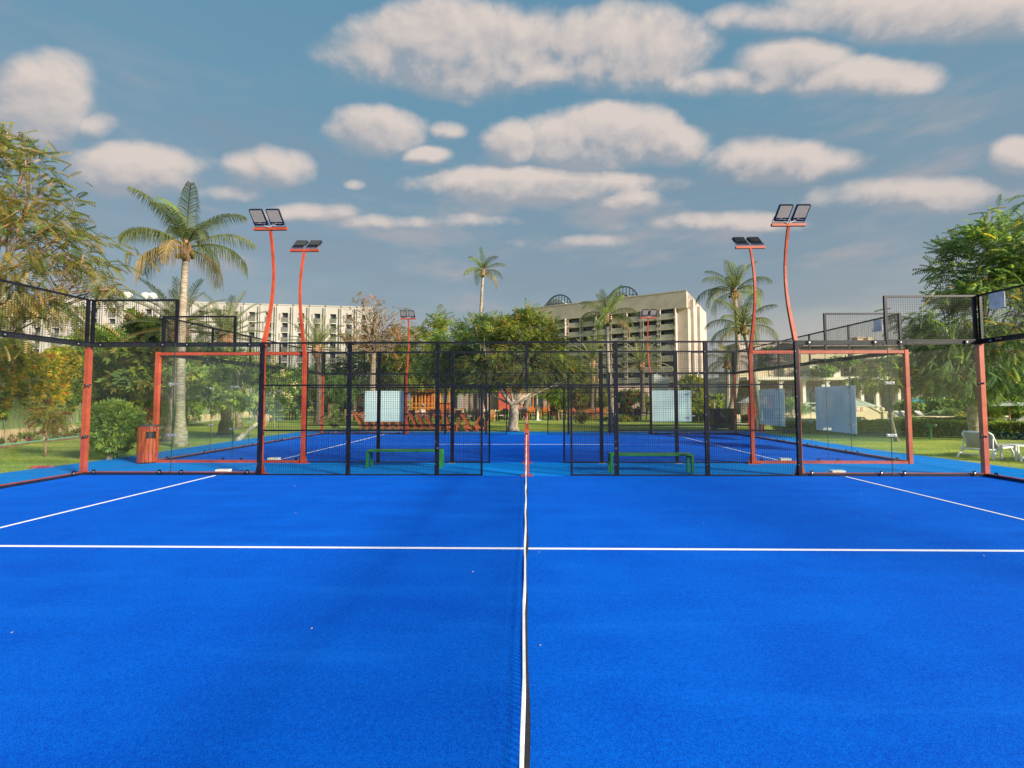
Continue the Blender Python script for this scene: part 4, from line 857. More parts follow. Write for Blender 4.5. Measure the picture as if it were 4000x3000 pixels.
def villa():
    Y = 48; x0 = at(2935, 1500, Y)[0]; t = thing('villa', 'beige two-storey villa with roof terrace and white ground-floor columns', 'building', (x0, Y, -.02))
    X = lambda x: at(x, 1500, Y)[0]-x0; Z = lambda y: at(3300, y, Y)[2]+.02; DARK = mat('shaded_interior', (.045, .05, .055), .8, 0, (.03, .03, .035), 2)
    W = X(3950); TIL = mat('grey_brown_roof', (.28, .23, .20), .85, 0, (.20, .16, .14), 2, 4, .2, stretch=(1, 1, 4)); DW = mat('dark_timber', (.08, .055, .045), .7)
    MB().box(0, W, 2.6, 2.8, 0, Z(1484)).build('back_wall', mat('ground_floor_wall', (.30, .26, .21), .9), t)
    MB().box(-.6, W, -.4, 9, Z(1484), Z(1472)).build('terrace_slab', STUW, t)
    MB().box(0, W, 2.9, 9, Z(1484)-.3, Z(1484)-.02).build('ceiling', STUW, t)
    for x in range(2990, 3900, 74):
        w_ = bx('window', DW, t, X(x+12), X(x+50), 2.50, 2.59, .35, 2.6); bx('pane', WGLASS, w_, .08, X(x+50)-X(x+12)-.08, -.02, -.004, .08, 2.15)
    for x in (2960, 3050, 3140, 3230, 3310, 3366, 3425, 3510, 3600, 3690, 3780):
        b = MB(); k = .16; b.box(-k, k, -k, k, 0, Z(1484)-.01).box(-k-.08, k+.08, -k-.08, k+.08, .9, 1.0).box(-k-.08, k+.08, -k-.08, k+.08, Z(1484)-.25, Z(1484)-.012).build('column', STUW, t, False, (X(x), .1, 0))
    # upper floor
    MB().box(X(2945), X(3185), 3.2, 8.8, Z(1472), Z(1440)).build('low_annex', STUC, t)
    MB().box(X(3120), X(3170), 2.6, 8.6, Z(1472), Z(1430)).box(X(3185), X(3560), 2.4, 8.9, Z(1472), Z(1352)).box(X(3560), X(3800), 2.9, 8.9, Z(1472), Z(1345)).build('upper_wall', STUC, t)
    for x, wd in ((3210, 34), (3268, 40), (3362, 46), (3462, 40), (3520, 26), (3610, 40), (3700, 40)):
        w_ = bx('window', DW, t, X(x), X(x+wd), 2.30, 2.39, Z(1468), Z(1427)); bx('pane', WGLASS, w_, .1, X(x+wd)-X(x)-.1, -.02, -.004, .08, Z(1427)-Z(1468)-.1)
    b = MB(); b.prism([(1.4, Z(1345)), (9.2, Z(1345)), (9.2, Z(1340)), (5.5, Z(1312)), (1.4, Z(1341))], 'x', X(3175), X(3560)); b.build('roof', TIL, t)
    MB().prism([(1.9, Z(1338)), (9.2, Z(1338)), (6, Z(1302))], 'x', X(3540), X(3830)).build('roof', TIL, t)
    MB().box(X(3465), X(3490), 4, 5, Z(1335), Z(1300)).box(X(3460), X(3495), 3.9, 5.1, Z(1300), Z(1297)).build('chimney', STUC, t)
    MB().box(X(3510), X(3530), 4, 5, Z(1335), Z(1298)).build('chimney', STUC, t)
    # timber pergola in front of the upper floor
    b = MB()
    for x in (3262, 3330, 3395, 3462, 3530): b.box(X(x)-.09, X(x)+.09, .3, .48, Z(1472), Z(1412)); b.beam((X(x), .39, Z(1425)), (X(x)+.6, .39, Z(1412)), .08); b.beam((X(x), .39, Z(1425)), (X(x)-.6, .39, Z(1412)), .08)
    b.box(X(3240), X(3545), .3, .45, Z(1412), Z(1408)); b.build('pergola_posts', mat('weathered_timber', (.26, .19, .14), .8), t)
    MB().prism([(.0, Z(1408)), (2.5, Z(1396)), (2.5, Z(1392)), (0, Z(1404))], 'x', X(3235), X(3550)).build('pergola_roof', mat('dark_green_awning', (.03, .06, .045), .8), t)
    def rail(xa, xb, y, z, h, m, wd=.05, nm='railing'):
        b = MB(); n_ = max(1, int(round((X(xb)-X(xa))/1.15))); a = X(xa); s = (X(xb)-a)/n_
        for i in range(n_+1): b.box(a+i*s-wd/2, a+i*s+wd/2, y, y+wd, z, z+h)
        for i in range(n_):
            b.beam((a+i*s, y+wd/2, z+.1), (a+(i+1)*s, y+wd/2, z+h-.1), wd*.7); b.beam((a+i*s, y+wd/2+.01, z+h-.1), (a+(i+1)*s, y+wd/2+.01, z+.1), wd*.7)
        b.box(a, X(xb), y-.005, y+wd+.005, z+h-.05, z+h+.01); b.box(a, X(xb), y-.005, y+wd+.005, z+.08, z+.13); b.build(nm, m, t)
    rail(3000, 3160, -.2, Z(1472), .95, DW); rail(3180, 3255, -.2, Z(1472), .95, DW); rail(3275, 3560, -.2, Z(1472), .95, DW); rail(3560, 3800, -.2, Z(1472), .95, STUW)
    for x in (3170, 3264, 3590): MB().box(-.35, .35, -.3, .2, 0, 1.15).box(-.42, .42, -.37, .27, 1.15, 1.25).build('pillar', STUW, t, False, (X(x), 0, Z(1472)))
    # raised ground terrace with its white balustrade
    MB().box(0, X(3480), -3.2, -.45, 0, .35).build('terrace_plinth', STUC, t)
    rail(3030, 3175, -3.1, .35, 1.0, WHITE, .07, 'balustrade'); rail(3480, 3760, -3.1, .35, 1.0, WHITE, .07, 'balustrade')
    return t
villa()
def thatch():
    p = at(3087, 1440, 45); t = thing('thatched_parasol', 'thatched parasol with drooping layers on the villa terrace', 'parasol', (p[0], 47.8, 3.9))
    MB().tube([(0, 0, 0), (0, 0, 2.1)], .07, 8).build('pole', BARK, t)
    TH = mat('thatch', (.20, .15, .12), .95, 0, (.11, .08, .065), 8, 4, .6)
    MB().lathe([(1.15, 1.55), (1.1, 1.62), (.45, 2.0), (.4, 1.9)], n=14).build('lower_thatch', TH, t); MB().lathe([(.8, 1.95), (.75, 2.02), (.05, 2.5)], n=14).build('upper_thatch', TH, t)
thatch()
for i, (xa, xb, y0_, y1_, lb) in enumerate(((3250, 3345, 1425, 1400, 'creeper over the left end of the villa pergola'), (3440, 3540, 1425, 1400, 'creeper over the right end of the villa pergola'), (3180, 3250, 1460, 1440, 'potted greenery behind the villa terrace railing'))):
    tree('creeper', lb, 'climbing plant', (at(xa, 1500, 47)[0], 47.2, 3.9), 47.2, [((xa+xb)/2, (y0_+y1_)/2, (xb-xa)/2, 12)], 40, 9, .4, 'dark blue mid', [.4, .3, .3], TUFT, BARK, .05, limbs=4, spread=.35, seed=90+i)
def parasol(x, ytop, yrim, half, Y, m, lab, pole=BARKO, sides=8, base_y=0):
    c = at(x, ytop, Y); zt = c[2]; zr = at(x, yrim, Y)[2]; r = half*(Y+.3)/F
    t = thing('parasol', lab, 'parasol', (c[0], Y, -.02))
    MB().tube([(0, 0, 0), (0, 0, zt)], .035, 8).build('pole', pole, t)
    b = MB(); N = sides; k = .06
    for i in range(N):
        a, e = 2*math.pi*(i+.3)/N, 2*math.pi*(i+1.3)/N
        A = (r*math.cos(a), r*math.sin(a), zr); E_ = (r*math.cos(e), r*math.sin(e), zr); a2 = tuple(np.array((A[0]*.15, A[1]*.15, zt-k))); e2 = tuple(np.array((E_[0]*.15, E_[1]*.15, zt-k)))
        mdl = ((A[0]+E_[0])/2*.97, (A[1]+E_[1])/2*.97, zr+.04)
        b.quad(a2, A, mdl, (0, 0, zt-k*.6)); b.quad((0, 0, zt-k*.6), mdl, E_, e2)
    b.build('canopy', m, t)
    b = MB()
    for i in range(N):
        a = 2*math.pi*(i+.3)/N; b.beam((0, 0, zt-.10), (r*.97*math.cos(a), r*.97*math.sin(a), zr-.03), .02)
    b.build('ribs', pole, t); MB().lathe([(.03, 0), (.045, .04), (.02, .1)], (0, 0, zt-.02), 8).build('finial', WHITE, t)
    MB().lathe([(.28, 0), (.28, .06), (.05, .12)], (0, 0, 0), 12).build('base', STUW, t)
PW = mat('pale_canvas', (.70, .72, .68), .9, 0, (.62, .66, .64), 2, trans=(.9, .9, .8)); PT = mat('teal_canvas', (.10, .45, .50), .9, 0, (.07, .38, .44), 2, trans=(1, 1, 1))
parasol(3324, 1549, 1587, 88, 27.5, PW, 'white parasol in front of the beige stair wall')
parasol(3581, 1553, 1568, 42, 36, PT, 'teal parasol above the pool loungers, left one', sides=4)
parasol(3640, 1560, 1575, 44, 38, PT, 'teal parasol partly behind the shade tree leaves, right one', sides=4)
parasol(3940, 1562, 1584, 120, 24, PW, 'wide white parasol at the right edge beyond the hedge', sides=4)
parasol(2790, 1546, 1560, 65, 45, PW, 'white parasol left of the palm trunks behind the black box', sides=6)
parasol(2925, 1550, 1573, 50, 44, PW, 'white parasol right of the palm trunks, behind the red board', sides=6)
# sun loungers
SLING = mat('taupe_sling', (.55, .48, .45), .8, 0, (.46, .40, .37), 60); PLAS = mat('white_plastic', (.86, .86, .84), .4)
def lounger(loc, rz, lab, back=42, group='white sun loungers'):
    t = thing('sun_lounger', lab, 'sun lounger', loc, rz, group)
    # feet end towards +y, backrest towards -y ; width along x
    h = .27; b = MB()
    for s in (-1, 1): b.tube([(s*.33, -.55, h), (s*.33, 0, h+.01), (s*.33, 1.25, h)], .028, 6)
    b.tube([(-.33, 1.25, h), (.33, 1.25, h)], .028, 6).tube([(-.33, -.55, h), (.33, -.55, h)], .024, 6); b.build('frame', PLAS, t, True)
    for s in (-1, 1):
        MB().tube([(s*.33, 1.0, h), (s*.36, 1.15, .12), (s*.36, 1.18, 0)], .028, 6).build('leg', PLAS, t, True)
        MB().tube([(s*.33, -.25, h), (s*.37, -.62, .10), (s*.38, -.70, 0)], .028, 6).build('leg', PLAS, t, True)
    MB().tube([(-.37, -.60, .12), (.37, -.60, .12)], .02, 6).tube([(-.33, -.05, .22), (.33, -.05, .22)], .018, 6).build('crossbar', PLAS, t, True)
    MB().box(-.30, .30, -.02, 1.23, h-.004, h+.008).build('seat', SLING, t)
    k = thing('backrest', None, None); k.parent = t; k.location = (0, 0, h+.01); k.rotation_euler.x = -R(back)
    b = MB(); b.tube([(-.31, 0, 0), (-.31, -.62, 0), (-.26, -.72, 0), (.26, -.72, 0), (.31, -.62, 0), (.31, 0, 0)], .030, 6); b.build('back_frame', PLAS, k, True)
    MB().box(-.28, .28, -.69, .0, -.006, .006).build('sling', SLING, k)
    MB().tube([(-.30, -.36, h+.33), (-.33, -.50, .16)], .016, 6).tube([(.30, -.36, h+.33), (.33, -.50, .16)], .016, 6).build('backrest_prop', PLAS, t, True)
    return t
L0 = lounger((13.35, 13.5, -.016), R(-58), 'white sun lounger half hidden by the right red corner post')
dup(L0, (13.95, 12.35, -.016), R(-58), 'white sun lounger at the right edge, nearest the court')
def side_table():
    t = thing('side_table', 'small white plastic table between the two near loungers', 'table', (13.75, 12.95, -.016)); MB().prism([(-.28, -.24), (.28, -.24), (.28, .24), (-.28, .24)], 'z', .40, .43).build('top', PLAS, t)
    for a in (-.24, .24):
        for c in (-.2, .2): bx('leg', PLAS, t, a-.02, a+.02, c-.02, c+.02, 0, .399)
side_table()
for i, (x, rz, lb) in enumerate(((3520, 200, 'white pool lounger left of the teal parasol pole, seat towards the pool'), (3550, 200, 'white pool lounger directly under the left teal parasol'), (3605, 200, 'white pool lounger right of the left teal parasol pole'), (3645, 200, 'white pool lounger behind the silver-green shrub'))):
    p = gr(x, 1645); dup(L0, (p[0], 35.5, -.004), R(rz), lb)
for i, (x, lb) in enumerate(((3800, 'white lounger back behind the hedge, left of the shade tree trunk'), (3880, 'white lounger back above the hedge, right of the front corner post'), (3970, 'white lounger back above the hedge at the right edge'))):
    dup(L0, (at(x, 1650, 25.5)[0], 25.5, -.004), R(10), lb)
t = thing('bird_feeder', 'green box lamp on a green post in front of the hedge', 'garden lamp', G(3636, 1712)); MB().box(-.04, .04, -.03, .03, 0, .50).build('post', GREENP, t); MB().box(-.19, .12, -.09, .09, .50, .64).build('box', GREENP, t); MB().lathe([(.07, -.05), (.09, 0), (.07, .05)], (.18, 0, .58), 12).build('lamp_head', STEEL, t, True)
t.name = 'garden_lamp'
# big black equipment box, red board, red-white box
t = thing('equipment_box', 'big black storage box on the lawn right behind the rear court', 'storage box', (11.0, 25.9, -.016)); MB().box(-.60, .60, -.35, .35, .10, 1.12).build('body', mat('black_plastic', (.015, .017, .022), .5), t); MB().box(-.62, .62, -.37, .37, 1.121, 1.19).build('lid', mat('black_plastic', (.015, .017, .022), .5), t)
for a in (-.5, .5): bx('foot', BLACK, t, a-.05, a+.05, -.3, .3, 0, .099)
for k in range(5): bx('rib', BLACK, t, -.58+k*.28, -.54+k*.28, -.372, -.351, .15, 1.1)
b = MB(); b.prism([(.0, 0), (.35, 0), (.42, .6), (.42, 1.2), (.32, 1.75), (.2, 2.0), (.02, 1.5), (-.06, .9)], 'y', 0, .05); b.build('red_board', mat('bright_red', (.72, .03, .03), .4), None, False, (at(2925, 1600, 26.6)[0], 26.6, -.016), label='tall curved red board standing behind the red rear pole', cat='board')
t = thing('flag_base', 'small red and white striped box at the edge of the blue surround', 'box', G(2965, 1688)); MB().box(-.2, .2, -.15, .15, 0, .66).build('body', mat('bright_red', (.72, .03, .03), .4), t); bx('white_stripe', WHITE, t, -.19, -.11, -.162, -.151, 0, .66); bx('white_stripe', WHITE, t, .06, .10, -.162, -.151, 0, .66); t.name = 'striped_box'

# ------------------------------------------------------------------ hotels
HW = mat('white_render', (.44, .425, .42), .9, 0, (.38, .37, .365), .12, 5, .05); HL = mat('louvre_grey', (.22, .21, .19), .8); HB = mat('balcony_lattice', (.17, .17, .17), .8, 0, (.12, .12, .12), 5)
DKW = mat('recess_dark', (.05, .055, .06), .6)
def white_hotel():
    a = at(-60, 1500, 127); c = at(1450, 1500, 146); d = c-a; L = math.hypot(d[0], d[1]); rz = math.atan2(d[1], d[0]); top = 31.2
    t = thing('white_hotel', 'long white hotel with ribbed facade and rows of balconies at left', 'building', (a[0], a[1], -.02), rz)
    n_ = 22; bw = L/n_; fh = 3.12; ow = 1.85; oh = 2.55; nf = 7; ztop = top-2.3
    w_ = MB()
    w_.box(0, L, .0, 14, ztop, top)                       # blank band under the roof
    wm = MB().box(0, ow, 0, .12, 0, oh).mesh('window', DKW); pm = MB().box(.12, ow*.48, -.03, -.005, .1, oh-.1).box(ow*.52, ow-.1, -.03, -.005, .1, oh-.1).mesh('pane', WGLASS)
    bm = MB().box(-.06, ow+.06, -.10, -.03, 0, 1.05).box(-.1, ow+.1, -.14, .02, 1.05, 1.13).box(-.1, ow+.1, -.2, .3, -.12, 0).mesh('balcony', HB)
    lm = MB()
    for k in range(9): lm.box(-.22, .22, -.05, -.0, k*.25, k*.25+.16)
    lm = lm.mesh('louvre', HL)
    for i in range(n_):
        x = i*bw; xo = x+(bw-ow)/2
        w_.box(x, xo, 0, 14, 0, ztop); w_.box(xo+ow, x+bw, 0, 14, 0, ztop)
        for f in range(nf):
            z1 = ztop-.05-f*fh; z0 = z1-oh
            w_.box(xo, xo+ow, 0, 1.2, z0-(fh-oh), z0)
            wo = link('window', wm, t, (xo, 1.0, z0)); link('pane', pm, wo, (0, 0, 0)); link('balcony', bm, t, (xo, 0, z0))
            if (i+f) % 2 == 0: link('louvre', lm, t, (xo-.62, -.001, z0+.2)); link('louvre', lm, t, (xo+ow+.62, -.001, z0+.2))
        for s in (.14, bw-.40): bx('fin', HW, t, x+s, x+s+.26, -.55, -.002, 0, top-.35)
        bx('roof_vent', HL, t, x-.05, x+.35, -.3, .3, top, top+.45)
    w_.box(0, L, 1.3, 14, 0, ztop)
    w_.build('wall', HW, t)
    bx('parapet', HW, t, -.2, L+.2, -.12, .3, top, top+.35)
    # the pale curved canopy slab low on the left part
    b = MB(); x0, x1 = 26, 52; pts = []
    for i in range(17):
        q = i/16; pts.append((x0+(x1-x0)*q, -9*math.sin(math.pi*min(1, q*1.05)/1.05)**.6-.5))
    b.prism(pts[::-1]+[(x0, -.45), (x1, -.45)][:1] if False else [(x1, -.45), (x0, -.45)]+pts[1:-1], 'z', 21.2, 22.6); b.build('curved_slab', STUW, t)
    for x in (30, 36, 42, 48): bx('column', STUW, t, x, x+.9, -6, -5.1, 0, 21.19)
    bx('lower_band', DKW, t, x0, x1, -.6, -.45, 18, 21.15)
    for x in (34, 39, 41):
        MB().lathe([(.1, 0), (.1, .8), (1.1, 1.2), (1.3, 1.9), (.9, 2.4), (.2, 2.6)], (x, 1.5, top+.36), 12).build('satellite_dome', WHITE, t, True)
white_hotel()
TAN = mat('tan_concrete', (.50, .435, .40), .92, 0, (.43, .37, .34), .35, 6, .15, 6); TAN2 = mat('tan_parapet', (.52, .455, .42), .92, 0, (.45, .39, .36), .5, 6, .12, 7)
BLUEF = mat('blue_grey_steel', (.07, .11, .17), .45)
def tan_hotel():
    a = at(1935, 1500, 172); c = at(2688, 1500, 138); d = c-a; L = math.hypot(d[0], d[1]); rz = math.atan2(d[1], d[0]); top = 34.4
    t = thing('tan_hotel', 'large tan concrete hotel with dark window bands and glass arches on its roof', 'building', (a[0], a[1], -.02), rz)
    n_ = 11; x00 = L-10.6*(L/13.2); bw = L/13.2; fh = 3.22; nf = 9; zt = top-5.0
    w_ = MB(); w_.box(-8, x00, -.02, 18, 0, top-2.2); w_.box(x00, L, 1.7, 30, 0, top-.05); w_.box(x00, L, -.0, 30, zt, top)
    ow = bw*.72; wm = MB().box(0, ow, 0, .1, -.1, 1.5).mesh('window', DKW); sm = MB().box(0, .28, -.08, 0, 0, 2.25).mesh('slot', DKW)
    pm = MB()
    for k in range(4): pm.box(ow*.16+k*ow*.20, ow*.16+k*ow*.20+ow*.185, -.03, -.002, .1, 1.25)
    pm = pm.mesh('pane', WGLASS)
    am = MB().box(-.1, ow+.1, -.8, -.2, 0, 1.75).mesh('balcony', TAN2); lk = MB().box(0, .7, -.35, .3, 0, .25).mesh('ledge', STUW)
    for i in range(n_):
        x = x00+i*bw; xo = x+(bw-ow)*.5; step = .9 if i in (0, 3, 4) else 0
        if x+bw > L+.1: break
        w_.box(x, xo-.12, -.9+step, 2, 0, zt); w_.box(xo+ow+.12, x+bw, -.9+step, 2, 0, zt)
        for f in range(nf):
            z1 = zt-f*fh-.05; link('window', wm, t, (xo, 1.5, z1-1.5)).data
            link('pane', pm, [o for o in (COL.objects[-1],)][0], (0, 0, 0)); link('balcony', am, t, (xo, step, z1-fh+.0))
            link('slot', sm, t, (xo-.42, -.91+step, z1-2.2)); link('slot', sm, t, (xo+ow+.14, -.91+step, z1-2.2))
            if i % 2 and f: link('ledge', lk, t, (x-.35, -.9+step, z1-1.35))
            w_.box(xo-.12, xo+ow+.12, .2, 1.6, z1-fh, z1-1.5)
    w_.build('wall', TAN, t)
    bx('side_block', TAN, t, L+.02, L+.9, 6, 20, 0, top-1.6); bx('side_block', TAN, t, L+.91, L+1.8, 12, 25, 0, top-2.8)
    bx('parapet', TAN2, t, x00, L+.1, -.1, .3, top, top+.3); bx('roof_box', TAN2, t, L-4, L-2.5, 3, 5, top, top+1.2); bx('roof_box', TAN2, t, L-19, L-17, 3, 5, top, top+1)
    for (xc, r) in ((x00+11.0, 5.2), (x00+34.5, 5.2)):
        b = MB(); N = 20
        for i in range(N):
            p, q = math.pi*i/N, math.pi*(i+1)/N; b.beam((xc+r*math.cos(p), 4, top-.5+r*math.sin(p)), (xc+r*math.cos(q), 4, top-.5+r*math.sin(q)), .42, .5, up=(0, 1, 0))
        for k in range(-4, 5):
            x = xc+k*r/4.6; h = math.sqrt(max(.1, r*r-(x-xc)**2)); b.beam((x, 4, top-.6), (x, 4, top-.5+h), .2)
        b.beam((xc-r*.9, 4, top-.5+r*.42), (xc+r*.9, 4, top-.5+r*.42), .2); f_ = b.build('arched_window', BLUEF, t)
        pl = [(xc+r*math.cos(math.pi*i/20), top-.5+r*math.sin(math.pi*i/20)) for i in range(21)]
        MB().prism(pl, 'y', 4.3, 4.36).build('pane', GLASS, f_)
        MB().prism([(xc+(r-.3)*math.cos(math.pi*i/20)-2.5, top-.7+(r-.8)*math.sin(math.pi*i/20)) for i in range(21)], 'y', 5, 17).build('vault', mat('pale_vault', (.50, .50, .47), .6), t)
tan_hotel()

# ------------------------------------------------------------------ buildings behind the lawn
def z_at(y, Y): return at(2061, y, Y)[2]
def xw(x, Y): return at(x, 1560, Y)[0]
REDW = mat('red_render', (.46, .095, .055), .85, 0, (.36, .07, .04), .5, 4, .1); GREYW = mat('grey_render', (.36, .36, .34), .9, 0, (.28, .28, .27), .3)
def restaurant():
    Y = 76; o = xw(1745, Y); t = thing('restaurant', 'low grey and red restaurant with dark doors and orange posts behind the tables', 'building', (o, Y, -.02)); X = lambda x: xw(x, Y)-o
    MB().box(0, X(2262), .8, 9, 0, 4.6).box(-.5, X(2270), -1.6, 9.3, 4.6, 4.9).build('wall', GREYW, t)
    MB().box(X(1948), X(2008), -.3, .79, 0, 3.6).build('red_panel', REDW, t)
    for x in (1765, 1850, 1880, 2050, 2078, 2105, 2150, 2185, 2215): w_ = bx('door', DKW, t, X(x), X(x+19), .70, .79, .2, 2.9); bx('pane', WGLASS, w_, .12, X(x+19)-X(x)-.12, -.02, -.003, .2, 2.5)
    for x in (1815, 1833, 1910, 2036, 2080, 2124, 2140, 2250): bx('post', WOODO, t, X(x), X(x)+.18, -1.4, -1.2, 0, 4.59)
    b = MB(); c = X(1996)
    for r in (.42,):
        for i in range(14): p, q = math.tau*i/14, math.tau*(i+1)/14; b.beam((c+r*math.cos(p), -.33, 2.6+r*math.sin(p)), (c+r*math.cos(q), -.33, 2.6+r*math.sin(q)), .09, .04)
    b.beam((c, -.33, 2.9), (c+.5, -.33, 3.6), .08, .04).beam((c+.1, -.33, 2.2), (c+.8, -.33, 1.9), .08, .04).build('wall_emblem', WHITE, t)
restaurant()
def red_house():
    Y = 74; o = xw(2262, Y); t = thing('red_house', 'red and orange building with timber posts right of the gate', 'building', (o, Y, -.02)); X = lambda x: xw(x, Y)-o
    MB().box(0, X(2310), 0, 8, 0, 5.2).box(X(2311), X(2344), 1, 8, 0, 4.6).box(X(2270), X(2346), .2, 7, 0, 3.0).build('wall', REDW, t)
    MB().prism([(X(2311), 4.6), (X(2344), 4.6), (X(2344), 5.0), (X(2327), 5.9), (X(2311), 5.0)], 'y', 1, 8).build('orange_gable', mat('orange_render', (.62, .27, .11), .8), t)
    for x in (2300, 2306, 2340, 2358, 2372): bx('post', WOODO, t, X(x), X(x)+.2, -2, -1.8, 0, 3.2)
    bx('porch_roof', WOODR, t, X(2266), X(2400), -2.2, -.05, 3.2, 3.4); bx('door', DKW, t, X(2325), X(2338), .1, .19, 0, 2.3)
red_house()
PINK = mat('pink_plaster', (.50, .38, .33), .9, 0, (.42, .31, .27), .6, 4, .1)
b = MB().box(0, xw(2545, 56)-xw(2392, 56), 0, .3, 0, 3.2).box(-.05, xw(2545, 56)-xw(2392, 56)+.05, -.06, .36, 3.2, 3.35); b.build('garden_wall', PINK, None, False, (xw(2392, 56), 56, -.02), label='pinkish garden wall behind the coral-flowered shrub', cat='wall')
b = MB().box(0, xw(3080, 60)-xw(2800, 60), 0, 6, 0, 4.2).box(-.3, 12, -.3, 6.3, 4.2, 4.5); b.build('low_annexe', STUW, None, False, (xw(2800, 60), 60, -.02), label='pale low building behind the right-hand palm trunks', cat='building')
Y = 70; t = thing('white_kiosk', 'small white building with sloped roof above the right blue sheet', 'building', (xw(2560, Y), Y, -.02)); k = xw(2612, Y)-xw(2560, Y)
MB().box(0, k, 0, 3, 0, 4.2).build('wall', WHITE, t); MB().prism([(-.2, 4.2), (k+.2, 4.2), (k+.2, 4.6), (.1, 5.6), (-.2, 5.6)], 'y', -.2, 3.2).build('roof', WHITE, t)
b = MB().box(0, 8.5, 0, 5, 0, 4.6).box(-.2, 8.7, -.2, 5.2, 4.6, 4.8); b.build('tan_outbuilding', TAN2, None, False, (xw(2945, 58), 61.5, 4.5), label='tan block above the low pale building left of the villa', cat='building')
# kiosk with striped cladding
Y = 52; o = xw(1374, Y); X = lambda x: xw(x, Y)-o
t = thing('striped_kiosk', 'garden kiosk with orange vertical cladding and green cabinet', 'kiosk', (o, Y, -.02))
MB().box(0, X(1440), .3, 4, 0, 3.3).build('wall', GREYW, t)
for k in range(13): bx('plank', mat('orange_cladding', (.55, .24, .12), .7), t, .02+k*X(1440)/13.2, .02+k*X(1440)/13.2+.10, .22, .299, 1.55, 3.25)
w_ = bx('window_frame', WHITE, t, X(1411), X(1422), .14, .215, 1.7, 2.75); bx('pane', WGLASS, w_, .06, .26, -.012, -.002, .08, .95)
MB().box(X(1374), X(1395), -.5, .12, 0, 1.5).build('green_cabinet', GREENP, t); MB().box(X(1396), X(1438), -.4, .1, 0, .95).build('counter', WOODR, t)
MB().box(-.3, X(1445), -.8, 4.2, 3.3, 3.5).build('roof', WOODR, t); bx('shutter', BLACK, t, -.95, -.02, .2, .3, .2, 3.0)
# wooden play house
Y = 50; o = xw(1597, Y); X = lambda x: xw(x, Y)-o
t = thing('play_house', 'orange wooden playhouse with two small gables and brown roof', 'playhouse', (o, Y, -.02))
OW = mat('bright_orange_wood', (.66, .30, .06), .6, 0, (.5, .2, .035), 4)
for x in (1608, 1622, 1636, 1645, 1658, 1671, 1686, 1694): bx('post', OW, t, X(x), X(x)+.14, 0, .14, 0, 2.6)
for z in (.3, .75, 1.2): bx('rail', OW, t, 0, X(1697), -.02, -.001, z, z+.12)
MB().box(0, X(1697), 1.4, 1.5, 0, 2.6).build('back_wall', WOODR, t)
MB().prism([(-.5, 2.6), (2.0, 2.6), (1.4, 3.5), (.3, 3.5)], 'x', -.3, X(1700)).build('roof', mat('brown_shingle', (.30, .17, .10), .85), t)
for x in (1658, 1687):
    MB().prism([(X(x)-.5, 2.55), (X(x)+.5, 2.55), (X(x), 3.3)], 'y', -.55, -.05).build('gable', WOODR, t)
    MB().beam((X(x)-.55, -.60, 2.5), (X(x), -.60, 3.36), .10).beam((X(x)+.55, -.60, 2.5), (X(x), -.60, 3.36), .10).build('gable_trim', OW, t)
# wooden bar left of the restaurant
Y = 55; o = xw(1708, Y); X = lambda x: xw(x, Y)-o
t = thing('wooden_bar', 'orange wooden bar counter with posts right of the playhouse', 'bar', (o, Y, -.02))
MB().box(0, X(1765), 0, .8, 0, 1.25).build('counter', WOODO, t); MB().box(-.1, X(1768), -.15, 1, 1.25, 1.33).build('counter_top', WOODR, t)
for x in (1710, 1728, 1745, 1762): bx('post', OW, t, X(x), X(x)+.2, .9, 1.1, 0, 3.3)
MB().box(-.3, X(1770), -.6, 3, 3.3, 3.5).build('roof', WOODR, t)
# dark notice board on legs, bollards, stone figure, white post
Y = 38; o = xw(1120, Y); X = lambda x: xw(x, Y)-o; t = thing('notice_board', 'dark screened cabinet on four legs under the flowering tree', 'cabinet', (o, Y, -.02))
MB().box(0, X(1166), 0, 1.0, .75, 2.0).build('body', mat('dark_green_screen', (.012, .028, .024), .7), t); MB().prism([(-.1, 2.0), (1.1, 2.0), (1.0, 2.12), (.0, 2.12)], 'x', -.1, X(1170)).build('roof', BLACK, t)
for x in (0, X(1130), X(1163)): bx('leg', BLACK, t, x, x+.06, 0, .06, 0, .749); bx('leg', BLACK, t, x, x+.06, .94, 1.0, 0, .749)
bx('shelf', WOODR, t, .05, X(1160), .1, .9, .45, .5)
for x, y, lb in ((1054, 1645, 'short green bollard light left on the lawn, left one'), (1159, 1641, 'short green bollard light on the lawn below the dark cabinet')):
    p = gr(x, y); MB().lathe([(.09, 0), (.09, .55), (.11, .56), (.11, .68), (.06, .72)], n=12).build('bollard_light', mat('teal_green_metal', (.03, .16, .12), .5), None, True, (p[0], p[1], -.02), label=lb, cat='bollard')
# stone planter shaped like an animal head
p = G(1030, 1672); t = thing('stone_figure', 'rough sandstone figure on legs beside the flowering tree trunk', 'statue', p); ST = mat('sandstone', (.52, .38, .22), .9, 0, (.36, .25, .14), 5, 5, .7, 14)
o_ = MB().lathe([(.10, .0), (.14, .15), (.28, .40), (.36, .62), (.34, .78), (.20, .86), (.05, .88)], n=14).build('body', ST, t, True)
MB().lathe([(.05, 0), (.17, .04), (.2, .16), (.12, .26), (.03, .28)], (-.25, -.06, .74), 12).build('head', ST, t, True); MB().tube([(.2, 0, .7), (.42, -.02, .72), (.46, -.02, .60)], [.11, .07, .04], 8).build('arm', ST, t, True)
p = gr(2100, 1641); MB().lathe([(.30, 0), (.30, .03), (.09, .04), (.075, 1.25), (.10, 1.27), (.10, 1.33)], n=14).build('white_post', WHITE, None, True, (p[0], p[1], -.02), label='white marker post on a round base right of the leaning trunk', cat='post')
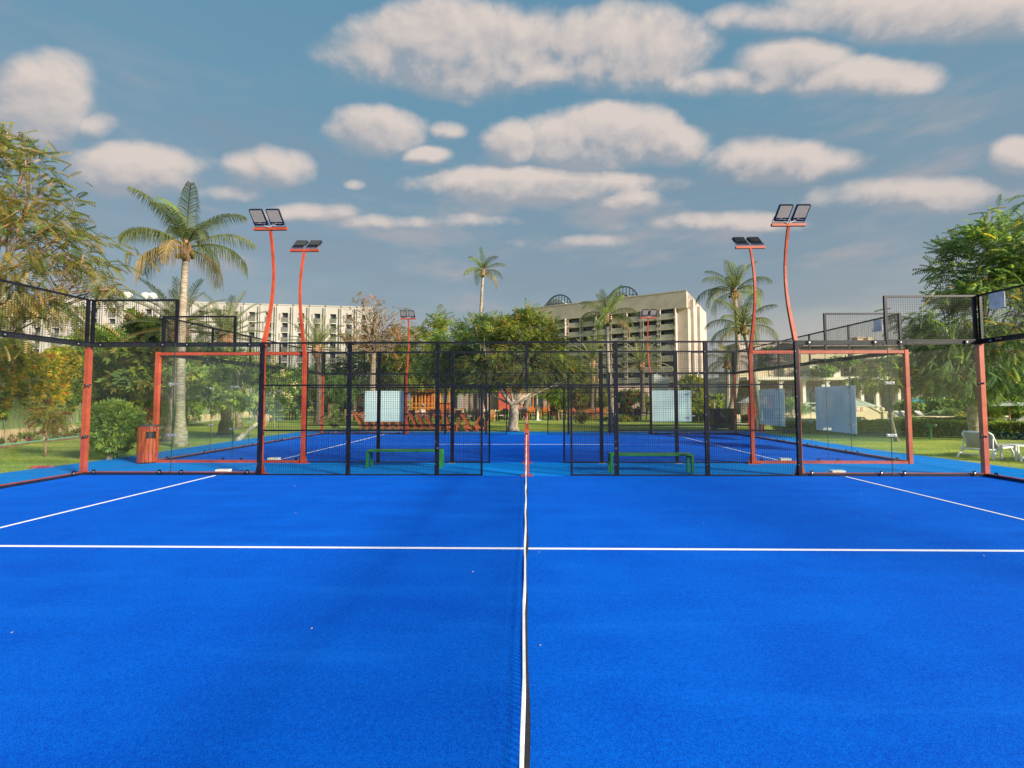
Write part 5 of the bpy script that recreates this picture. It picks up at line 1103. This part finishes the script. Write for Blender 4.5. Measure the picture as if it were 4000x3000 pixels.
MB().prism([(-1.9, -.6), (2.4, -.7), (2.6, .4), (-1.6, .6)], 'z', -.010, -.004).build('stone_patch', PAVE, None, False, (gr(2140, 1640)[0], 38.3, 0), kind='structure')
# support strut behind the palm
palm_prop = MB().tube([(-.10, .05, 0), (-.33, .05, 1.45), (-.36, .05, 1.75)], [.11, .075, .06], 8).build('pale_stump', BARKL, None, True, (G(692, 1741)[0]+.12, 16.5, -.02), label='pale bare leaning trunk stub left of the tall palm', cat='trunk')
b = MB().tube([(0, 0, 0), (.05, 0, .5), (.16, 0, 1.15)], .02, 6); b.build('stake', BARKL, None, True, (gr(2670, 1692)[0], 24.4, -.02), label='thin pale stake on the lawn behind the right green bench', cat='stake')

# ------------------------------------------------------------------ restaurant lawn: deck chairs, tables, diners
def deck_chair(loc, rz, lab, m=WOODO):
    t = thing('deck_chair', lab, 'deck chair', loc, rz, 'row of orange wooden deck chairs'); w_ = .27
    for s in (-1, 1):
        MB().prism([(.06, .42), (-.34, .98), (-.40, .95), (-.01, .28), (.02, 0), (.08, 0)], 'y', *sorted((s*w_, s*(w_-.03)))).build('back_frame', m, t)
        MB().prism([(-.02, .16), (.62, .34), (.66, .30), (.60, .22), (-.02, .07)], 'y', *sorted((s*(w_-.035), s*(w_-.065)))).build('seat_frame', m, t)
        MB().prism([(.40, 0), (.46, 0), (.64, .28), (.58, .32)], 'y', *sorted((s*w_, s*(w_-.03)))).build('leg', m, t)
    for k in range(6):
        q = k/5; x = .04-.38*q; z = .44+.52*q; bx('slat', m, t, x-.02, x+.01, -w_+.031, w_-.031, z-.03, z+.03)
    for k in range(6): q = k/5; bx('slat', m, t, .05+.5*q, .05+.5*q+.06, -w_+.066, w_-.066, .20+.14*q, .22+.14*q)
    return t
dc = None; n_ = 16
xs = [1412, 1438, 1466, 1500, 1528, 1560, 1596, 1624, 1652, 1684, 1720, 1752, 1790, 1828, 1858, 1902]
for i, x in enumerate(xs):
    Yc = 25.9-1.5*i/15; p = (xw(x, Yc), Yc, -.018); flip = i in (12, 14, 15)
    lb = 'orange slatted deck chair, %s from the left behind the rear court' % ORD[i] + (', facing left' if flip else '')
    if dc is None: dc = deck_chair(p, 0, lb)
    else: dup(dc, p, math.pi if flip else random.uniform(-.1, .1), lb)
b = MB(); 
def dining_chair(loc, rz, lab, m=WICKER, cush=True):
    t = thing('dining_chair', lab, 'chair', loc, rz)
    bx('seat', m, t, -.24, .24, -.24, .24, .38, .43); MB().prism([(.20, .38), (.25, .38), (.31, .92), (.27, .93)], 'x', -.24, .24).build('backrest', m, t)
    for a in (-.22, .18):
        for c in (-.22, .20): bx('leg', m, t, a, a+.04, c, c+.04, 0, .379)
    for s in (-1, 1): MB().prism([(-.22, .58), (.27, .62), (.27, .66), (-.22, .62)], 'x', *sorted((s*.24, s*.275))).build('armrest', m, t); MB().box(*sorted((s*.24, s*.27)), -.22, -.18, .4, .58).build('arm_post', m, t)
    if cush: bx('cushion', CUSH, t, -.21, .21, -.22, .20, .431, .50)
    return t
def dining_table(loc, lab, m=WICKER, r=.45):
    t = thing('dining_table', lab, 'table', loc); MB().box(-r, r, -r, r, .70, .74).build('top', m, t)
    for a in (-1, 1):
        for c in (-1, 1): bx('leg', m, t, a*(r-.07)-.03, a*(r-.07)+.03, c*(r-.07)-.03, c*(r-.07)+.03, 0, .699)
    MB().box(-.12, .12, -.08, .08, .741, .77).lathe([(.03, .741), (.03, .86), (.015, .92)], (.2, .1, 0), 8).build('tableware', WHITE, t)
    return t
CH = dining_chair((0, -30, 0), 0, 'dark wicker chair'); CO = dining_chair((1, -30, 0), 0, 'orange wooden chair', WOODO); CY = dining_chair((2, -30, 0), 0, 'cane chair', mat('golden_cane', (.50, .30, .11), .7))
TB = dining_table((3, -30, 0), 'dark table'); TO = dining_table((4, -30, 0), 'orange table', WOODO)
TAB = [(1375, 1640, 'd', 'under the orange-trunked tree'), (1620, 1648, 'd', 'in front of the playhouse'), (1700, 1642, 'd', 'beside the wooden bar'), (1760, 1634, 'o', 'behind the wooden bar posts'), (1800, 1648, 'd', 'left of the leafy tree trunk'),
       (1862, 1640, 'd', 'right of the leafy tree trunk'), (1925, 1644, 'd', 'beside the thin tree left of the forked tree'), (1975, 1634, 'd', 'just left of the forked tree'), (2048, 1640, 'd', 'between the forked tree and the leaning trunk'), (2072, 1622, 'o', 'behind the leaning pale trunk'),
       (2130, 1626, 'o', 'in front of the grey restaurant doors'), (2165, 1640, 'd', 'beside the slim young tree'), (2230, 1630, 'o', 'behind the loose climbing shrub'), (2300, 1640, 'o', 'in front of the red building'), (2480, 1640, 'd', 'near the coral-flowered shrub'), (2345, 1632, 'o', 'under the small yellow tree')]
used = {}
for k, (x, y, kd, where) in enumerate(TAB):
    p = G(x, y); src = TB if kd == 'd' else TO; col_ = 'dark' if kd == 'd' else 'orange'
    if src not in used: used[src] = 1; src.location = p; src['label'] = '%s dining table %s' % (col_, where)
    else: dup(src, p, random.uniform(-.2, .2), '%s dining table %s' % (col_, where))
    for a, side in ((0, 'far'), (math.pi, 'near'), (math.pi/2, 'left'), (-math.pi/2, 'right')):
        if side == 'far' and k % 3 == 1: continue
        c = CH if kd == 'd' else CO
        if kd == 'd' and side == 'near' and k % 3 == 0: c = CY
        q = (p[0]-.72*math.sin(a), p[1]+.72*math.cos(a), p[2]); lb = '%s chair, %s side of table %s' % ({CH: 'dark wicker', CO: 'orange', CY: 'golden cane'}[c], side, where)
        if c not in used: used[c] = 1; c.location = q; c.rotation_euler.z = a; c['label'] = lb
        else: dup(c, q, a+random.uniform(-.15, .15), lb)

SKIN = mat('skin', (.42, .24, .16), .6); HAIR = mat('dark_hair', (.03, .02, .015), .8)
def skinned(name, verts, edges, rad, m, par, lvl=1):
    me = bpy.data.meshes.new(name); me.from_pydata(verts, edges, []); o = link(name, me, par); me.materials.append(m)
    s = o.modifiers.new('skin', 'SKIN'); s.use_smooth_shade = True
    for i, r_ in enumerate(rad): me.skin_vertices[0].data[i].radius = (r_, r_*.85) if not hasattr(r_, '__len__') else r_
    me.skin_vertices[0].data[0].use_root = True; s2 = o.modifiers.new('sub', 'SUBSURF'); s2.levels = lvl; s2.render_levels = lvl; return o
def seated(loc, rz, lab, shirt, trousers, hat=None):
    # faces local -y, hips 0.47 m high
    t = thing('person', lab, 'person', loc, rz)
    V = [(0, .05, .50), (0, .07, .72), (0, .05, .95), (0, .03, 1.06), (0, .0, 1.20), (.18, .05, .97), (.24, -.02, .74), (.14, -.26, .76), (.12, -.33, .77), (-.18, .05, .97), (-.24, -.02, .74), (-.14, -.26, .76), (-.12, -.33, .77),
         (.10, .0, .50), (.12, -.40, .50), (.12, -.42, .10), (.12, -.52, .05), (-.10, .0, .50), (-.12, -.40, .50), (-.12, -.42, .10), (-.12, -.52, .05)]
    E_ = [(0, 1), (1, 2), (2, 3), (3, 4), (2, 5), (5, 6), (6, 7), (7, 8), (2, 9), (9, 10), (10, 11), (11, 12), (0, 13), (13, 14), (14, 15), (15, 16), (0, 17), (17, 18), (18, 19), (19, 20)]
    r_ = [.13, .12, .13, .05, .095, .055, .045, .035, .03, .055, .045, .035, .03, .09, .07, .05, .04, .09, .07, .05, .04]
    skinned('body', V, E_, r_, SKIN, t)
    skinned('shirt', [V[0], V[1], V[2], V[5], V[6], V[9], V[10]], [(0, 1), (1, 2), (2, 3), (3, 4), (2, 5), (5, 6)], [.15, .145, .15, .075, .058, .075, .058], shirt, t)
    skinned('trousers', [V[0], V[13], V[14], V[15], V[17], V[18], V[19]], [(0, 1), (1, 2), (2, 3), (0, 4), (4, 5), (5, 6)], [.14, .105, .085, .065, .105, .085, .065], trousers, t)
    MB().lathe([(.085, -.03), (.112, .03), (.10, .09), (.05, .125)], (0, .015, 1.22), 12).build('hair', HAIR, t, True)
    MB().lathe([(.012, 0), (.02, .02), (.01, .05)], (0, -.095, 1.19), 6).build('nose', SKIN, t, True)
    if hat: MB().lathe([(.19, 0), (.19, .012), (.115, .02), (.11, .10), (.06, .13)], (0, .01, 1.27), 14).build('hat', hat, t, True)
SH = {k: mat('cloth_'+k, c, .9) for k, c in dict(cream=(.62, .50, .34), white=(.66, .66, .68), grey=(.35, .36, .40), blue=(.10, .14, .30), navy=(.03, .04, .09), pink=(.60, .32, .30)).items()}
p = G(1592, 1650); seated((p[0], p[1], p[2]), -R(70), 'seated person in cream top and pale hat by the playhouse table', SH['cream'], SH['white'], SH['cream'])
p = G(1652, 1650); seated((p[0], p[1], p[2]), R(75), 'seated person in white shirt right of the playhouse table', SH['white'], SH['blue'], SH['grey'])
p = G(1868, 1640); seated((p[0]+.5, p[1], p[2]), R(90), 'seated person in blue-white shirt behind the leafy tree trunk', SH['white'], SH['navy'])
p = G(2046, 1642); seated((p[0], p[1]+.75, p[2]), 0, 'dark-haired seated person in pale grey shirt left of the leaning trunk', SH['grey'], SH['navy'])
p = G(2032, 1632); seated((p[0], p[1], p[2]), R(80), 'seated person in pink top beside the forked tree', SH['pink'], SH['grey'])

if 0:
    print('TRIS', sum(sum(p.loop_total-2 for p in m.polygons)*m.users for m in bpy.data.meshes if len(m.polygons) < 3000)+sum(len(m.polygons)*2*m.users for m in bpy.data.meshes if len(m.polygons) >= 3000), len(bpy.data.objects))

# trees behind the camera: seen only as reflections in the glass
find = lambda lb: [o for o in COL.objects if o.get('label', '').startswith(lb)][0]
for src, x, y, rz, lb in (('large dense tree', -15, -16, 1.0, 'dense tree behind the camera, mirrored in the left glass'), ('forked pale', -4, -17, 2.2, 'pale-trunked tree behind the camera, left of the gate'),
                          ('dark bushy', 7, -18, .5, 'bushy tree behind the camera, right of the gate')):
    dup(find(src), (x, y, -.02), rz, lb, group='trees behind the court')
